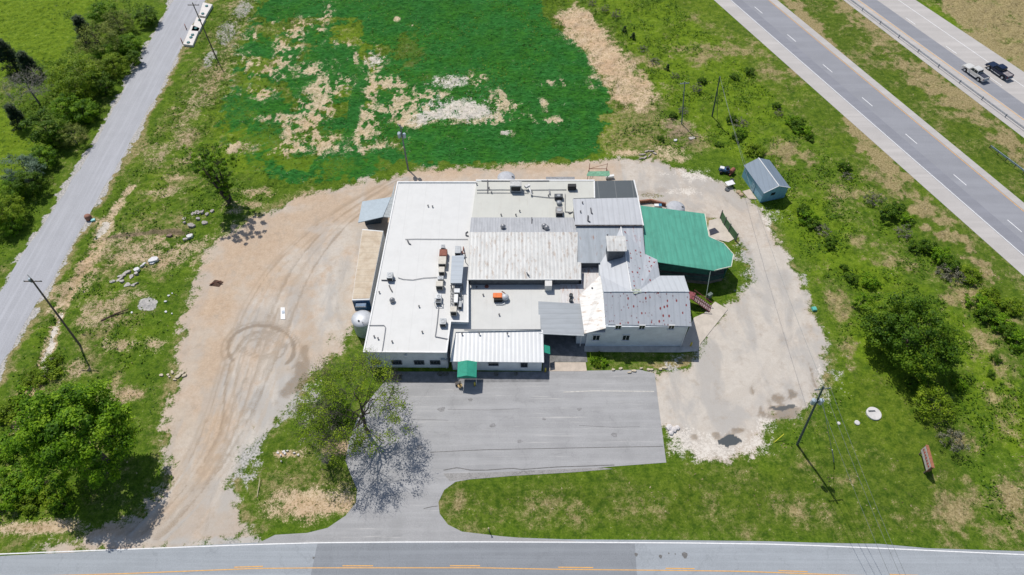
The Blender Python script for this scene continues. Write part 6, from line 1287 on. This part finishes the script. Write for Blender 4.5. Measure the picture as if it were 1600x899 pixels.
shrubs([('s_yel', 70, 580, 1.2), ('s_yel', 45, 590, 1.1), ('s_yel', 82, 560, .8), ('s_green', 40, 620, 1.2)], 'yellow green bush left of the drive and above the biggest tree', 'bushes above the biggest tree')
shrubs([('s_deep', 1555, 560, .6), ('s_deep', 1548, 585, .5), ('s_green', 1450, 605, .9), ('s_deep', 1425, 600, .8), ('s_green', 1500, 600, .7)], 'small bush around the foot of the broad dark tree', 'bushes at the foot of the broad tree')
shrubs([('s_deep', 938, 556, .45), ('s_green', 928, 563, .45), ('s_green', 942, 566, .5), ('s_yel', 933, 570, .4)], 'little bush at the left end of the house grass strip', 'shrubs in the house grass strip')
shrubs([('s_grey', 775, 584, .30), ('s_grey', 688, 583, .35), ('s_grey', 697, 584, .3), ('s_grey', 619, 588, .7), ('s_grey', 605, 590, .6), ('s_grey', 806, 584, .25)], 'low dry bush along the foot of the front wall', 'dry shrubs along the front wall')
for k in PR:
    if k not in used_p: bpy.data.objects.remove(PR[k])
# ---- ground cover nobody could count
rg = np.random.RandomState(77)
def scatter(n, xlo, xhi, ylo, yhi):
    x = rg.uniform(xlo, xhi, n); y = rg.uniform(ylo, yhi, n); i = np.clip(((x+152)/STEP).astype(int)+len(ox), 0, nx-1); j = np.clip(((y-6)/STEP).astype(int)+len(oy0), 0, ny-1); return x, y, i, j
inview = lambda x, y: np.abs(x) < 62+.44*y
def cover_obj(name, n, prob, size, hgt, kind, lab, cat, up_=1.2, tonef=None, ylo=22, yhi=172):
    x, y, i, j = scatter(n, -140, 140, ylo, yhi); p = prob(i, j, x, y)*inview(x, y); k = rg.uniform(size=n) < p; x, y, i, j = x[k], y[k], i[k], j[k]; m = len(x)
    z = Z[i, j]+rg.uniform(.02, 1, m)*hgt*np.clip(p[k], .3, 1)
    Nn = np.stack([rg.normal(size=m)*.6, rg.normal(size=m)*.6, np.full(m, up_)], 1)
    tone = np.clip((.5+(nB[i, j]-.5)*1.2+rg.normal(size=m)*.2) if tonef is None else tonef(i, j, m), 0, 1)
    o = cards(name, np.stack([x, y, z], 1), Nn, size*rg.uniform(.5, 1.5, m), tone, LM[kind], None, asp=.5, rng=rg); tag(o, lab, cat, kind='stuff'); return o
rough = vegm*(1-sstep(L['dry'], .55, .8))*(1-L['lush'])*(1-sstep(L['dark'], .2, .5))*(1-sstep(L['tan'], .3, .7))
clumpy = sstep(vnoise(GX, GY, .35, 41, 4, .65), .44, .60)
cover_obj('weeds', 480000, lambda i, j, x, y: rough[i, j]*clumpy[i, j]*np.where((x > 25) | (L['yel'][i, j] < .8), 1, .15)*.9, .38, .6, 'weed', 'rank green weeds growing over the rough ground', 'weeds')
cover_obj('dry_grass', 260000, lambda i, j, x, y: vegm[i, j]*(1-L['lush'][i, j])*np.clip(L['dry'][i, j]*1.6-.35, 0, 1)*sstep(nD[i, j], .45, .6)*.8, .30, .16, 'straw', 'dead straw coloured grass in tufts', 'dry grass', 1.0)

cover_obj('crop', 110000, lambda i, j, x, y: L['lush'][i, j]*(1-.72*sstep(L['tan'][i, j]+L['chalk'][i, j], .2, .5))*sstep(vnoise(GX, GY, .8, 61, 3, .6)[i, j], .38, .52), .34, .2, 'crop', 'dense emerald green young crop covering the field behind the building', 'crop', 1.5)
